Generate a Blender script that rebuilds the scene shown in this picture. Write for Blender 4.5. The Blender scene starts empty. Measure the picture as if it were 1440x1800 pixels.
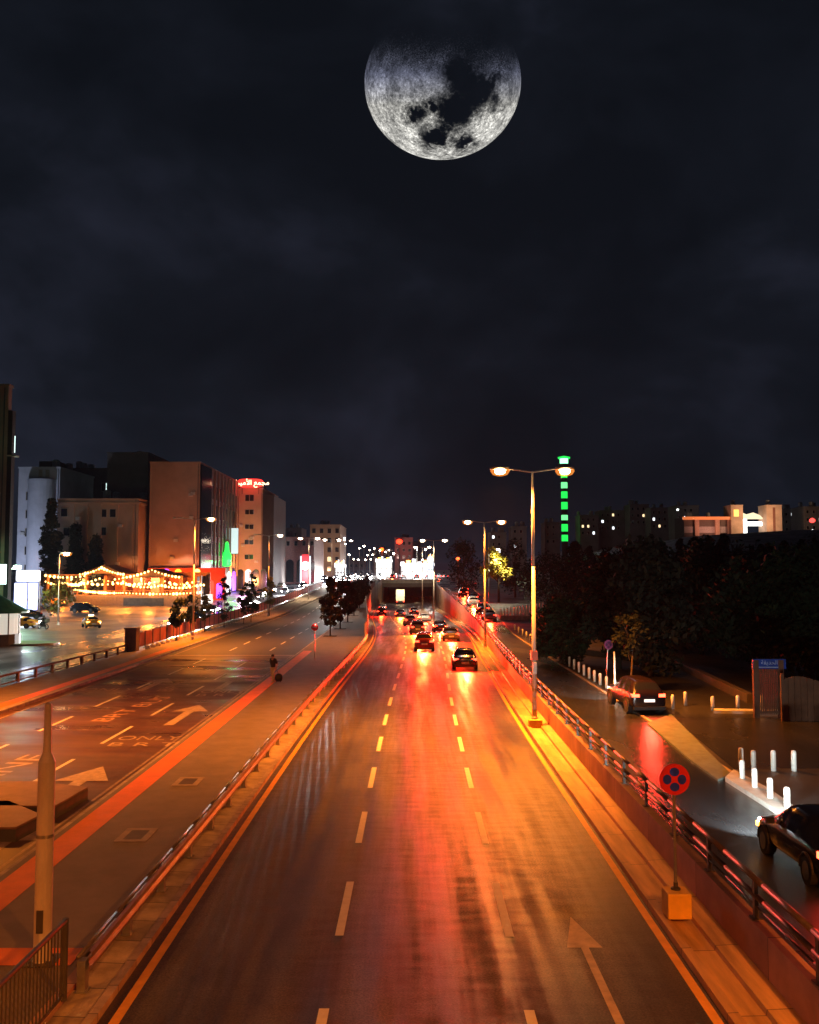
import bpy, bmesh, math, random
from mathutils import Vector, Matrix
random.seed(7)
SC = bpy.context.scene
COL = SC.collection
R = math.radians
F, HC = 1600.0, 7.2                     # focal length in photo pixels, camera height
TH = math.atan(102/F)

# ---------------------------------------------------------------- camera
cd = bpy.data.cameras.new('camera'); cam = bpy.data.objects.new('camera', cd); COL.objects.link(cam)
cam.location = (0, 0, HC); cam.rotation_euler = (R(90)+TH, 0, 0)
cd.sensor_fit = 'VERTICAL'; cd.sensor_height = 36; cd.lens = 36*F/1800
cd.clip_start = .3; cd.clip_end = 30000
SC.camera = cam
# ---------------------------------------------------------------- night sky
W = bpy.data.worlds.new('World'); SC.world = W; W.use_nodes = True
wn, wl = W.node_tree.nodes, W.node_tree.links
bg = wn['Background']
tc = wn.new('ShaderNodeTexCoord')
mp = wn.new('ShaderNodeMapping'); mp.inputs['Scale'].default_value = (1, 1, 1.5); mp.inputs['Location'].default_value = (.45, .2, .3)
wl.new(tc.outputs['Generated'], mp.inputs['Vector'])
n1 = wn.new('ShaderNodeTexNoise'); n1.inputs['Scale'].default_value = 4.2; n1.inputs['Detail'].default_value = 6; n1.inputs['Roughness'].default_value = .52; n1.inputs['Distortion'].default_value = .25
wl.new(mp.outputs[0], n1.inputs['Vector'])
cr = wn.new('ShaderNodeValToRGB'); e = cr.color_ramp.elements
e[0].position = .40; e[0].color = (.0044, .0058, .0090, 1); e[1].position = .68; e[1].color = (.0135, .0158, .0262, 1)
m_ = e.new(.53); m_.color = (.0066, .0084, .0132, 1)
wl.new(n1.outputs['Fac'], cr.inputs[0])
# glow of the town low over the horizon
sx = wn.new('ShaderNodeSeparateXYZ'); wl.new(tc.outputs['Generated'], sx.inputs[0])
mr = wn.new('ShaderNodeMapRange'); mr.inputs[1].default_value = .12; mr.inputs[2].default_value = -.01; mr.inputs[3].default_value = 0; mr.inputs[4].default_value = 1
wl.new(sx.outputs['Z'], mr.inputs[0])
pw = wn.new('ShaderNodeMath'); pw.operation = 'POWER'; pw.inputs[1].default_value = 2; wl.new(mr.outputs[0], pw.inputs[0])
mx = wn.new('ShaderNodeMix'); mx.data_type = 'RGBA'; mx.blend_type = 'ADD'; mx.inputs['B'].default_value = (.004, .005, .010, 1)
wl.new(pw.outputs[0], mx.inputs['Factor']); wl.new(cr.outputs[0], mx.inputs['A']); wl.new(mx.outputs['Result'], bg.inputs['Color'])
bg.inputs['Strength'].default_value = .80
# moonlight
sd = bpy.data.lights.new('moonlight', 'SUN'); sd.energy = .012; sd.angle = R(.5); sd.color = (.75, .82, 1)
so = bpy.data.objects.new('moonlight', sd); COL.objects.link(so); so.rotation_euler = (R(-62), 0, R(-2))
SC.view_settings.view_transform = 'Standard'; SC.view_settings.look = 'None'; SC.view_settings.exposure = .28; SC.view_settings.gamma = 1
SC.cycles.use_denoising = True
SC.cycles.max_bounces = 5; SC.cycles.diffuse_bounces = 2; SC.cycles.glossy_bounces = 3
SC.cycles.sample_clamp_indirect = 4; SC.cycles.caustics_reflective = False; SC.cycles.caustics_refractive = False

# ---------------------------------------------------------------- helpers
def px(x, y, z=0.0):
    """world point on the plane Z=z seen at photo pixel (x, y)"""
    s, c = math.sin(TH), math.cos(TH)
    fx, up = x-720, 900-y
    d = Vector((fx, F*c-up*s, F*s+up*c))
    t = (z-HC)/d.z
    return Vector((d.x*t, d.y*t, z))
def pd(x, y, dist):
    """world point at forward distance dist seen at photo pixel (x, y)"""
    s, c = math.sin(TH), math.cos(TH)
    fx, up = x-720, 900-y
    d = Vector((fx, F*c-up*s, F*s+up*c)); t = dist/d.y
    return Vector((d.x*t, dist, HC+d.z*t))
def lerp(t, d):
    if d <= t[0][0]: return t[0][1]
    for (a, va), (b, vb) in zip(t, t[1:]):
        if d <= b: return va+(vb-va)*(d-a)/(b-a)
    return t[-1][1]
def smooth(t, d, w=9):
    return sum(lerp(t, d+k*w/3) for k in (-3, -2, -1, 0, 1, 2, 3))/7
ZS = [(0, 0), (140, 0), (290, 4.1), (600, 5.0), (3000, 5.6)]
ZH = [(0, 0), (80, 0), (250, -2.8), (9999, -2.8)]
CC = [(0, 0), (30, .15), (45, .3), (60, .6), (75, 1.1), (100, 1.15), (125, .2), (165, -2.0), (230, -3.6), (290, -2.6), (340, -2.6)]
ZF = [(0, .5), (110, .5), (290, 4.5)]
zs = lambda d: smooth(ZS, d, 12)
zh = lambda d: smooth(ZH, d, 15)
cc = lambda d: smooth(CC, d, 12)
zf = lambda d: smooth(ZF, d, 12)

class MB:
    def __init__(s): s.v = []; s.f = []; s.smooth = False
    def face(s, pts):
        n = len(s.v); s.v += [tuple(p) for p in pts]; s.f.append(tuple(range(n, n+len(pts)))); return s
    def box(s, x0, y0, z0, x1, y1, z1, M=None):
        n = len(s.v)
        p = [(x0,y0,z0),(x1,y0,z0),(x1,y1,z0),(x0,y1,z0),(x0,y0,z1),(x1,y0,z1),(x1,y1,z1),(x0,y1,z1)]
        if M: p = [tuple(M @ Vector(q)) for q in p]
        s.v += p
        s.f += [tuple(n+i for i in q) for q in ((3,2,1,0),(4,5,6,7),(0,1,5,4),(1,2,6,5),(2,3,7,6),(3,0,4,7))]; return s
    def cbox(s, c, sz, rz=0):
        M = Matrix.Translation(c) @ Matrix.Rotation(rz, 4, 'Z')
        return s.box(-sz[0]/2, -sz[1]/2, -sz[2]/2, sz[0]/2, sz[1]/2, sz[2]/2, M)
    def tube(s, a, b, r0, r1=None, n=10, cap=True):
        a, b = Vector(a), Vector(b); r1 = r0 if r1 is None else r1
        d = (b-a).normalized(); u = d.orthogonal().normalized(); w = d.cross(u)
        k = len(s.v)
        for c, r in ((a, r0), (b, r1)):
            for i in range(n):
                t = 2*math.pi*i/n; s.v.append(tuple(c+r*(math.cos(t)*u+math.sin(t)*w)))
        for i in range(n):
            j = (i+1) % n; s.f.append((k+i, k+j, k+n+j, k+n+i))
        if cap: s.f += [tuple(k+n-1-i for i in range(n)), tuple(k+n+i for i in range(n))]
        return s
    def path(s, pts, r, n=8):
        for a, b in zip(pts, pts[1:]): s.tube(a, b, r, r, n)
        return s
    def lathe(s, prof, c=(0, 0, 0), n=16):
        k = len(s.v); c = Vector(c)
        for r, z in prof:
            for i in range(n):
                t = 2*math.pi*i/n; s.v.append((c.x+r*math.cos(t), c.y+r*math.sin(t), c.z+z))
        for m in range(len(prof)-1):
            for i in range(n):
                j = (i+1) % n; s.f.append((k+m*n+i, k+m*n+j, k+(m+1)*n+j, k+(m+1)*n+i))
        s.f += [tuple(k+n-1-i for i in range(n)), tuple(k+(len(prof)-1)*n+i for i in range(n))]
        return s
    def prism(s, pts, z0, z1, M=None):
        n = len(pts); k = len(s.v)
        for z in (z0, z1):
            for p in pts:
                q = Vector((p[0], p[1], z)); s.v.append(tuple(M @ q if M else q))
        s.f += [tuple(k+n-1-i for i in range(n)), tuple(k+n+i for i in range(n))]
        for i in range(n):
            j = (i+1) % n; s.f.append((k+i, k+j, k+n+j, k+n+i))
        return s
    def mesh(s, name):
        m = bpy.data.meshes.new(name); m.from_pydata(s.v, [], s.f); m.update()
        if s.smooth:
            for p in m.polygons: p.use_smooth = True
        return m
    def build(s, name, mat, parent=None, loc=(0, 0, 0), rz=0, bevel=0):
        o = bpy.data.objects.new(name, s.mesh(name)); COL.objects.link(o)
        if mat: o.data.materials.append(mat)
        o.location = loc; o.rotation_euler = (0, 0, rz)
        if parent: o.parent = parent
        if bevel:
            b = o.modifiers.new('bevel', 'BEVEL'); b.width = bevel; b.segments = 2; b.limit_method = 'ANGLE'
        return o
def tag(o, label=None, cat=None, group=None, kind=None):
    for k, v in (('label', label), ('category', cat), ('group', group), ('kind', kind)):
        if v: o[k] = v
    return o
def thing(name, label, cat, loc=(0, 0, 0), rz=0, group=None):
    o = bpy.data.objects.new(name, None); COL.objects.link(o); o.location = loc; o.rotation_euler = (0, 0, rz)
    o.empty_display_size = .3
    return tag(o, label, cat, group)
def kids(o): return [c for c in KIDS.get(o.name, [])] if False else list(o.children)
def dup(root, loc, rz=0, label=None, group=None, scale=None, mats=None):
    def cp(o, par):
        c = o.copy(); COL.objects.link(c)
        if par: c.parent = par
        if mats and o.type == 'MESH':
            st = o.name.split('.')[0]
            if st in mats:
                c.material_slots[0].link = 'OBJECT'; c.material_slots[0].material = mats[st]
        for ch in o.children:
            if ch.type in ('MESH', 'EMPTY'): cp(ch, c)
        return c
    c = cp(root, None); c.location = loc; c.rotation_euler = (0, 0, rz)
    if scale: c.scale = (scale,)*3 if not isinstance(scale, tuple) else scale
    if label: c['label'] = label
    if group: c['group'] = group
    return c
def put(root, loc, rz=0, label=None):
    root.location = loc; root.rotation_euler = (0, 0, rz)
    if label: root['label'] = label
    return root
def lamp(parent, loc, energy, color, kind='POINT', radius=.12, angle=150, blend=.6, rot=None, name='light'):
    d = bpy.data.lights.new(name, kind); d.energy = energy; d.color = color
    d.shadow_soft_size = radius
    if kind == 'SPOT': d.spot_size = R(angle); d.spot_blend = blend
    o = bpy.data.objects.new(name, d); COL.objects.link(o); o.location = loc
    if rot: o.rotation_euler = rot
    if parent: o.parent = parent
    return o

# ---------------------------------------------------------------- materials
MC = {}
def mat(name, col, rough=.7, var=.25, scale=3.0, bump=0.0, bscale=40.0, metal=0.0, rvar=0.0, spec=.5, col2=None, stretch=(1, 1, 1), joint=0):
    if name in MC: return MC[name]
    m = bpy.data.materials.new(name); m.use_nodes = True; MC[name] = m
    n, l = m.node_tree.nodes, m.node_tree.links; b = n['Principled BSDF']
    b.inputs['Roughness'].default_value = rough; b.inputs['Metallic'].default_value = metal; b.inputs['Specular IOR Level'].default_value = spec
    t = n.new('ShaderNodeTexCoord'); mpp = n.new('ShaderNodeMapping'); mpp.inputs['Scale'].default_value = stretch
    l.new(t.outputs['Object'], mpp.inputs['Vector'])
    a = n.new('ShaderNodeTexNoise'); a.inputs['Scale'].default_value = scale; a.inputs['Detail'].default_value = 6; a.inputs['Roughness'].default_value = .62
    l.new(mpp.outputs[0], a.inputs['Vector'])
    r = n.new('ShaderNodeValToRGB'); r.color_ramp.elements[0].position = .32; r.color_ramp.elements[1].position = .7
    c2 = col2 or tuple(min(1, c*(1+var)) for c in col)
    r.color_ramp.elements[0].color = (*[c*(1-var) for c in col], 1); r.color_ramp.elements[1].color = (*c2, 1)
    l.new(a.outputs['Fac'], r.inputs[0]); l.new(r.outputs[0], b.inputs['Base Color'])
    if rvar:
        a2 = n.new('ShaderNodeTexNoise'); a2.inputs['Scale'].default_value = scale*.55; a2.inputs['Detail'].default_value = 5
        l.new(mpp.outputs[0], a2.inputs['Vector'])
        q = n.new('ShaderNodeMapRange'); q.inputs[1].default_value = .35; q.inputs[2].default_value = .65
        q.inputs[3].default_value = max(.05, rough-rvar); q.inputs[4].default_value = min(1, rough+rvar)
        l.new(a2.outputs['Fac'], q.inputs[0]); l.new(q.outputs[0], b.inputs['Roughness'])
    if joint:
        sp_ = n.new('ShaderNodeSeparateXYZ'); l.new(t.outputs['Object'], sp_.inputs[0])
        d_ = n.new('ShaderNodeMath'); d_.operation = 'DIVIDE'; d_.inputs[1].default_value = joint; l.new(sp_.outputs['Y'], d_.inputs[0])
        f_ = n.new('ShaderNodeMath'); f_.operation = 'FRACT'; l.new(d_.outputs[0], f_.inputs[0])
        g_ = n.new('ShaderNodeMath'); g_.operation = 'GREATER_THAN'; g_.inputs[1].default_value = .03/joint; l.new(f_.outputs[0], g_.inputs[0])
        # each cast piece has its own tone
        fl_ = n.new('ShaderNodeMath'); fl_.operation = 'FLOOR'; l.new(d_.outputs[0], fl_.inputs[0])
        wn_ = n.new('ShaderNodeTexWhiteNoise'); wn_.noise_dimensions = '1D'; l.new(fl_.outputs[0], wn_.inputs['W'])
        q_ = n.new('ShaderNodeMapRange'); q_.inputs[3].default_value = .78; q_.inputs[4].default_value = 1.12; l.new(wn_.outputs['Value'], q_.inputs[0])
        k_ = n.new('ShaderNodeMapRange'); k_.inputs[3].default_value = .35; k_.inputs[4].default_value = 1; l.new(g_.outputs[0], k_.inputs[0])
        m1 = n.new('ShaderNodeMath'); m1.operation = 'MULTIPLY'; l.new(q_.outputs[0], m1.inputs[0]); l.new(k_.outputs[0], m1.inputs[1])
        vs = n.new('ShaderNodeVectorMath'); vs.operation = 'SCALE'; l.new(r.outputs[0], vs.inputs[0]); l.new(m1.outputs[0], vs.inputs['Scale']); l.new(vs.outputs[0], b.inputs['Base Color'])
    if bump:
        a3 = n.new('ShaderNodeTexNoise'); a3.inputs['Scale'].default_value = bscale; a3.inputs['Detail'].default_value = 3
        l.new(t.outputs['Object'], a3.inputs['Vector'])
        bp = n.new('ShaderNodeBump'); bp.inputs['Strength'].default_value = bump; bp.inputs['Distance'].default_value = .02
        l.new(a3.outputs['Fac'], bp.inputs['Height']); l.new(bp.outputs[0], b.inputs['Normal'])
    return m
def emit(name, col, strength, sample=False):
    if name in MC: return MC[name]
    m = bpy.data.materials.new(name); m.use_nodes = True; MC[name] = m
    b = m.node_tree.nodes['Principled BSDF']
    b.inputs['Base Color'].default_value = (*[c*.5 for c in col], 1); b.inputs['Emission Color'].default_value = (*col, 1); b.inputs['Emission Strength'].default_value = strength
    m.cycles.emission_sampling = 'AUTO' if sample else 'NONE'
    return m
def glass(name, col=(.02, .025, .03), rough=.08):
    return mat(name, col, rough=rough, var=.1, spec=.7)
ASPH = mat('asphalt', (.075, .072, .070), rough=.40, var=.35, scale=.6, bump=.35, bscale=70, rvar=.10, spec=.6, stretch=(1, .15, 1))
def asphalt_worn():
    m = mat('asphalt_worn', (.070, .066, .064), rough=.40, var=.35, scale=.6, stretch=(1, .15, 1), rvar=.01, bump=.16, bscale=34, spec=.6)
    n, l = m.node_tree.nodes, m.node_tree.links; b = n['Principled BSDF']
    t = n.new('ShaderNodeTexCoord')
    def nz(sc, st, det=5, ro=.6):
        mp_ = n.new('ShaderNodeMapping'); mp_.inputs['Scale'].default_value = st; l.new(t.outputs['Object'], mp_.inputs[0])
        q = n.new('ShaderNodeTexNoise'); q.inputs['Scale'].default_value = sc; q.inputs['Detail'].default_value = det; q.inputs['Roughness'].default_value = ro; l.new(mp_.outputs[0], q.inputs['Vector']); return q.outputs['Fac']
    def mrange(x, a, b_, c, d):
        q = n.new('ShaderNodeMapRange'); q.inputs[1].default_value = a; q.inputs[2].default_value = b_; q.inputs[3].default_value = c; q.inputs[4].default_value = d; l.new(x, q.inputs[0]); return q.outputs[0]
    def mul(x, y):
        q = n.new('ShaderNodeMath'); q.operation = 'MULTIPLY'; l.new(x, q.inputs[0]); l.new(y, q.inputs[1]); return q.outputs[0]
    base = b.inputs['Base Color'].links[0].from_socket
    speck = mrange(nz(24, (1, 1, 1), 4, .9), .38, .64, .25, 2.1)
    track = mrange(nz(1.1, (1, .012, 1), 3, .5), .40, .62, .62, 1.25)
    patch = mrange(nz(.35, (1, .35, 1), 6, .7), .44, .56, .75, 1.15)
    f = mul(mul(speck, track), patch)
    hs = n.new('ShaderNodeVectorMath'); hs.operation = 'SCALE'; l.new(base, hs.inputs[0]); l.new(f, hs.inputs['Scale']); l.new(hs.outputs[0], b.inputs['Base Color'])
    r1 = mrange(nz(1.6, (1, .05, 1), 4, .6), .40, .62, .34, .58)
    r2 = mrange(nz(2.2, (.5, 1.6, 1), 5, .65), .42, .60, .90, 1.15)
    l.new(mul(r1, r2), b.inputs['Roughness'])
    return m
ASPH = asphalt_worn()
ASPH2 = mat('asphalt_dark', (.028, .029, .033), rough=.28, var=.3, scale=.5, bump=.3, bscale=50, rvar=.14, spec=.6, stretch=(1, .3, 1))
BUSM = mat('busway_red_asphalt', (.115, .050, .036), rough=.40, var=.5, scale=.35, rvar=.20, spec=.6, col2=(.15, .075, .05), stretch=(.6, 1.8, 1))
BUSD = mat('busway_asphalt', (.040, .036, .034), rough=.6, var=.2, scale=.5, bump=.3)
PAVE = mat('paving', (.20, .17, .15), rough=.8, var=.15, scale=1.2, bump=.3, bscale=25)
CONC = mat('concrete', (.34, .29, .24), rough=.75, var=.22, scale=1.4, bump=.3, bscale=30)
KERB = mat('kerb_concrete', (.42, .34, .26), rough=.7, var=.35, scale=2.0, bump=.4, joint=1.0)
SALM = mat('rendered_wall', (.40, .23, .16), rough=.75, var=.30, scale=.9, bump=.3, joint=4.0)
TACT = mat('tactile_orange', (.85, .20, .02), rough=.7, var=.12, scale=1.5, bump=.4, bscale=20)
PWHT = mat('road_paint_white', (.72, .70, .66), rough=.55, var=.12, scale=4)
PYEL = mat('road_paint_yellow', (.85, .42, .05), rough=.55, var=.15, scale=3)
PFAD = mat('road_paint_worn', (.34, .25, .20), rough=.55, var=.45, scale=5)
GALV = mat('galvanised_steel', (.42, .42, .42), rough=.36, var=.2, scale=6, metal=.8)
DSTEEL = mat('dark_steel', (.10, .09, .085), rough=.45, var=.2, metal=.4)
PARK = mat('dark_ground', (.035, .036, .028), rough=.95, var=.4, scale=.4, bump=.4)
PLAZA = mat('side_paving', (.036, .036, .036), rough=.5, var=.25, scale=.5, bump=.3, rvar=.1)
SOD = (1.0, .245, .022); WARM = (1.0, .72, .42); COOL = (.85, .95, 1.0)
def halo_mat(name, col, st):
    m = bpy.data.materials.new(name); m.use_nodes = True; n, l = m.node_tree.nodes, m.node_tree.links; n.clear()
    e = n.new('ShaderNodeEmission'); e.inputs['Color'].default_value = (*col, 1); e.inputs['Strength'].default_value = st
    t = n.new('ShaderNodeBsdfTransparent'); mx = n.new('ShaderNodeAddShader'); o = n.new('ShaderNodeOutputMaterial')
    l.new(e.outputs[0], mx.inputs[0]); l.new(t.outputs[0], mx.inputs[1]); l.new(mx.outputs[0], o.inputs[0]); m.cycles.emission_sampling = 'NONE'; return m
BOWL = halo_mat('lamp_halo_amber', (1, .30, .04), .35); HALOW = halo_mat('lamp_halo_warm', (1, .62, .35), .25)  # see-through glowing shells standing in for the glow around the lamps
E_SOD = emit('lamp_sodium', (1, .62, .25), 60); E_WARM = emit('lamp_warm', (1, .86, .66), 40); E_WHITE = emit('lamp_white', (1, .98, .94), 30)

# ---------------------------------------------------------------- ground and roads
def stations(a, b, st=4.0):
    n = max(1, int(round((b-a)/st))); return [a+(b-a)*i/n for i in range(n+1)]
def strip(name, lines, ds, material, parent=None, kind='structure', off=0.0):
    """loft through lines = [(xfn, zfn), ...] at the distances ds"""
    mb = MB(); k = len(lines)
    for d in ds:
        for xf, zfn in lines: mb.v.append((xf(d), d, zfn(d)+off))
    for i in range(len(ds)-1):
        for j in range(k-1):
            a = i*k+j; mb.f.append((a, a+1, a+k+1, a+k))
    o = mb.build(name, material, parent)
    if kind and not parent: o['kind'] = kind
    return o
K = lambda v: (lambda d: v)
def off(base, dx): return lambda d: base(d)+dx
NEAR, END = -40, 300
DS = stations(NEAR, END, 3.0)
DSH = stations(NEAR, 344, 3.0)
busR = lambda d: smooth([(0, -9.55), (150, -9.6), (260, -11.5)], d)
busL = lambda d: smooth([(0, -20.6), (60, -20.4), (110, -20.8), (200, -18.6), (260, -18.0)], d)
swL = lambda d: busL(d)-4.1
hwL = lambda d: cc(d)-5.05
wd = lambda d: smooth([(0, 0), (82, 0), (120, 1.8), (170, 4.0), (290, 5.0)], d)
hwR = lambda d: cc(d)+5.0+wd(d)
ledL = lambda d: cc(d)-5.78
wallX = lambda d: cc(d)+6.05+wd(d)
kerbF = lambda d: smooth([(0, 10.5), (95, 10.7), (130, 12.4), (170, 13.8), (290, 16.5)], d)
zpl = off(zs, .16)
highway = strip('highway', [(hwL, zh), (hwR, zh)], DSH, ASPH)
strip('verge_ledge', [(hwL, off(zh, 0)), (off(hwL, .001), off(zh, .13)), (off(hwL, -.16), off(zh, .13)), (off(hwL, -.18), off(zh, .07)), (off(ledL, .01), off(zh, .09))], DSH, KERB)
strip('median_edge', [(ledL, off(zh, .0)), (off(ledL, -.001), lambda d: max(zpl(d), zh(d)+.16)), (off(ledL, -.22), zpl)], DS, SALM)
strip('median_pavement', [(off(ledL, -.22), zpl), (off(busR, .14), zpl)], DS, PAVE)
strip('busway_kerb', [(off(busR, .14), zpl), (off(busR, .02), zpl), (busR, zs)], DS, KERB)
bus1 = strip('busway', [(busR, zs), (busL, zs)], stations(NEAR, 78, 4), BUSM)
bus2 = strip('busway_asphalt_road', [(busR, zs), (busL, zs)], stations(78, END, 4), BUSD)
MB().face([(-20.6, 77.2, .004), (-9.6, 77.2, .004), (-9.6, 78.0, .004), (-20.6, 78.0, .004)]).build('stop_line', PFAD, bus1)
strip('sidewalk_kerb', [(busL, zs), (off(busL, -.02), zpl), (off(busL, -.16), zpl)], DS, KERB)
strip('sidewalk', [(off(busL, -.16), zpl), (swL, zpl), (off(swL, -.01), zs)], DS, mat('sidewalk_paving', (.30, .24, .19), rough=.8, var=.15, scale=1.2, bump=.3))
strip('service_road', [(off(swL, -.01), zs), (K(-35), zs)], DS, ASPH2)
# tactile strips
for nm, xf, w, a, b in (('tactile_strip', off(busR, .32), .78, 10, 80), ('tactile_strip', off(busL, -1.15), .72, 20, 96)):
    strip(nm, [(xf, off(zpl, .006)), (off(xf, w), off(zpl, .006))], stations(a, b, 4), TACT, kind='structure')
o = MB().face([(-16, 16.7, .17), (-6.05, 16.7, .17), (-6.05, 17.45, .17), (-16, 17.45, .17)]).build('tactile_cross_strip', TACT); o['kind'] = 'structure'
MB().face([(-16, 9, .165), (-9.5, 9, .165), (-9.5, 17.3, .165), (-16, 17.3, .165)]).build('platform_head', PAVE)['kind'] = 'structure'
# gutter side, right ledge, wall base, frontage
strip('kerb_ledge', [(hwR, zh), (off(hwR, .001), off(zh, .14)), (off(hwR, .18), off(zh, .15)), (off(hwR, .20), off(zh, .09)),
                     (off(hwR, .62), off(zh, .10)), (off(hwR, .64), off(zh, .19)), (off(wallX, .0), off(zh, .21))], DSH, mat('ledge_lamplit_concrete', (.56, .35, .15), rough=.6, var=.4, scale=1.2, bump=.3, stretch=(3, .3, 1), joint=2.5))  # orange of the lamplight is put into the ledge base colour
strip('retaining_wall', [(wallX, zh), (off(wallX, .001), off(zf, .42)), (off(wallX, .24), off(zf, .42)), (off(wallX, .241), zf)], DS, SALM)
frontage = strip('frontage_road', [(off(wallX, .24), zf), (kerbF, zf)], DS, ASPH2)
# ground beyond the roads
def hill(x, d):
    t = min(1, max(0, (x-34)/70))*min(1, max(0, (d-120)/150)); return 15*t*t*(3-2*t)
mb = MB(); xs = [-35, -60, -90, -140, -220, -420, -900]
for d in DS:
    for x in xs: mb.v.append((x, d, zs(d)))
for i in range(len(DS)-1):
    for j in range(len(xs)-1):
        a = i*len(xs)+j; mb.f.append((a+1, a, a+len(xs), a+len(xs)+1))
mb.build('square_ground', mat('square_asphalt', (.075, .072, .070), rough=.45, var=.3, scale=.3, rvar=.12, spec=.6))['kind'] = 'structure'
mb = MB(); xs = [None, 18, 20, 22, 30, 40, 55, 70, 90, 115, 150, 220, 400, 900]
dsr = stations(NEAR, END, 6)
for d in dsr:
    for x in xs:
        X = kerbF(d)+.15 if x is None else x
        mb.v.append((X, d, zf(d)+.03+hill(X, d)))
for i in range(len(dsr)-1):
    for j in range(len(xs)-1):
        a = i*len(xs)+j; mb.f.append((a, a+1, a+len(xs)+1, a+len(xs)))
ground_r = mb.build('park_ground', PLAZA); ground_r['kind'] = 'structure'
strip('frontage_kerb', [(kerbF, zf), (off(kerbF, .001), off(zf, .05)), (off(kerbF, .15), off(zf, .05)), (off(kerbF, .151), off(zf, .028))], DS, KERB)
# far ground: one sheet to the horizon
mb = MB(); xs = [-6000, -1500, -500, -200, -60, -15, 0, 15, 30, 50, 75, 105, 150, 250, 500, 1500, 6000]
df = [END, 315, 330, 370, 430, 520, 650, 900, 1500, 3000, 9000]
for d in df:
    for x in xs: mb.v.append((x, d, zs(d)+hill(x, d)*max(0, 1-max(0, d-700)/800)))
for i in range(len(df)-1):
    for j in range(len(xs)-1):
        a = i*len(xs)+j; mb.f.append((a, a+1, a+len(xs)+1, a+len(xs)))
mb.build('ground', mat('far_asphalt', (.05, .047, .044), rough=.35, var=.3, scale=.05, rvar=.1))['kind'] = 'structure'

# road paint
def ribbon(mb, xf, w, a, b, zfn, o=.005, st=3.0):
    ds = stations(a, b, st)
    for p, q in zip(ds, ds[1:]):
        mb.face([(xf(p)-w/2, p, zfn(p)+o), (xf(p)+w/2, p, zfn(p)+o), (xf(q)+w/2, q, zfn(q)+o), (xf(q)-w/2, q, zfn(q)+o)])
for nm, x0, m in (('edge_line', lambda d: cc(d)-4.78, PYEL), ('edge_line', lambda d: hwR(d)-.16, PYEL)):
    mb = MB(); ribbon(mb, x0, .17, NEAR, 330, zh); mb.build(nm, m, highway)
# dashes measured: far end / near end of each in the picture
def dashes(name, parent, xf, first, dl, per, n, w, zfn, m, a0=None):
    for i in range(n):
        a = first+i*per
        mb = MB(); ribbon(mb, xf, w, a, a+dl, zfn, .006, 1.5); mb.build(name, m, parent)
d0 = px(593, 1645).y; d1 = px(610, 1550).y; d2 = px(620, 1482).y
PER = d2-d0; DL = d1-d0
dashes('lane_dash', highway, off(cc, -1.48), d0-3*PER, DL, PER, 34, .17, zh, PWHT)
dashes('lane_dash', highway, off(cc, 1.88), px(884, 1647).y-3*PER, DL, PER, 34, .17, zh, PWHT)
for xf, st in ((K(-12.8), px(40, 1380).y), (K(-16.6), px(94, 1274).y-9)):
    dashes('lane_dash', bus1, xf, st-14.6*0, 4.2, 7.3, 6 if st < 40 else 4, .16, zs, PWHT)
dashes('lane_dash', bus2, off(busR, -2.9), 82, 3.4, 7.0, 22, .16, zs, PWHT)
dashes('lane_dash', bus2, off(busR, -6.5), 82, 3.4, 7.0, 22, .16, zs, PWHT)
mb = MB(); ribbon(mb, off(busL, .55), .14, 30, 255, zs); mb.build('edge_line', PFAD, bus2)
mb = MB(); ribbon(mb, off(busR, -.35), .10, 5, 78, zs); mb.build('edge_line', PFAD, bus1)
def arrow(mb, L=5.2, w=.42, hw=.95, hl=1.9, M=None):
    """straight arrow lying on the ground, tail at the origin, pointing +Y"""
    P = [(-w/2, 0), (w/2, 0), (w/2, L-hl), (hw, L-hl), (0, L), (-hw, L-hl), (-w/2, L-hl)]
    mb.face([M @ Vector((x, y, 0)) for x, y in P]); return mb
def at(x, y, z, rz=0, s=1): return Matrix.Translation((x, y, z)) @ Matrix.Rotation(rz, 4, 'Z') @ Matrix.Scale(s, 4)
tip = px(998, 1612); mb = MB(); arrow(mb, 7.0, .15, .34, 1.55, at(tip.x+.06, tip.y-7.0, .007)); mb.build('lane_arrow', mat('arrow_paint', (.50, .40, .30), rough=.5, var=.3), highway)
for x, y, m in ((178, 1356, mat('arrow_pale', (.50, .40, .33), rough=.55, var=.35, scale=4)), (352, 1243, MC['arrow_pale']), (420, 1192, PFAD), (64, 1450, MC['arrow_pale']), (295, 1195, PFAD)):
    p = px(x, y); mb = MB(); arrow(mb, 6.4, .45, .95, 2.3, at(p.x-.2, p.y-5.6, .007)); mb.build('lane_arrow', m, bus1)
def text_mesh(name, s, size, mt, parent, M, extrude=0, sx=1.0):
    c = bpy.data.curves.new(name, 'FONT'); c.body = s; c.size = size; c.align_x = 'CENTER'; c.align_y = 'CENTER'; c.extrude = extrude
    c.resolution_u = 3
    t = bpy.data.objects.new(name, c); COL.objects.link(t); bpy.context.view_layer.update()
    m = bpy.data.meshes.new_from_object(t.evaluated_get(bpy.context.evaluated_depsgraph_get()))
    bpy.data.objects.remove(t)
    for v in m.vertices: v.co.x *= sx
    m.transform(M); m.materials.clear(); m.materials.append(mt)
    o = bpy.data.objects.new(name, m); COL.objects.link(o)
    if parent: o.parent = parent
    return o
PWRN = mat('lettering_pale', (.50, .40, .33), rough=.55, var=.35, scale=4)
def road_text(s, x, y, w, h, rz=0, m=PWRN):
    p = px(x, y)
    text_mesh('road_lettering', s, 1.0, m, bus1, Matrix.Translation((p.x, p.y, .008)) @ Matrix.Rotation(rz, 4, 'Z') @ Matrix.Diagonal((w, h, 1, 1)))
road_text('ONLY', 262, 1298, 1.0, 1.35); road_text('B R T', 250, 1309, 1.25, 1.15)
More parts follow.
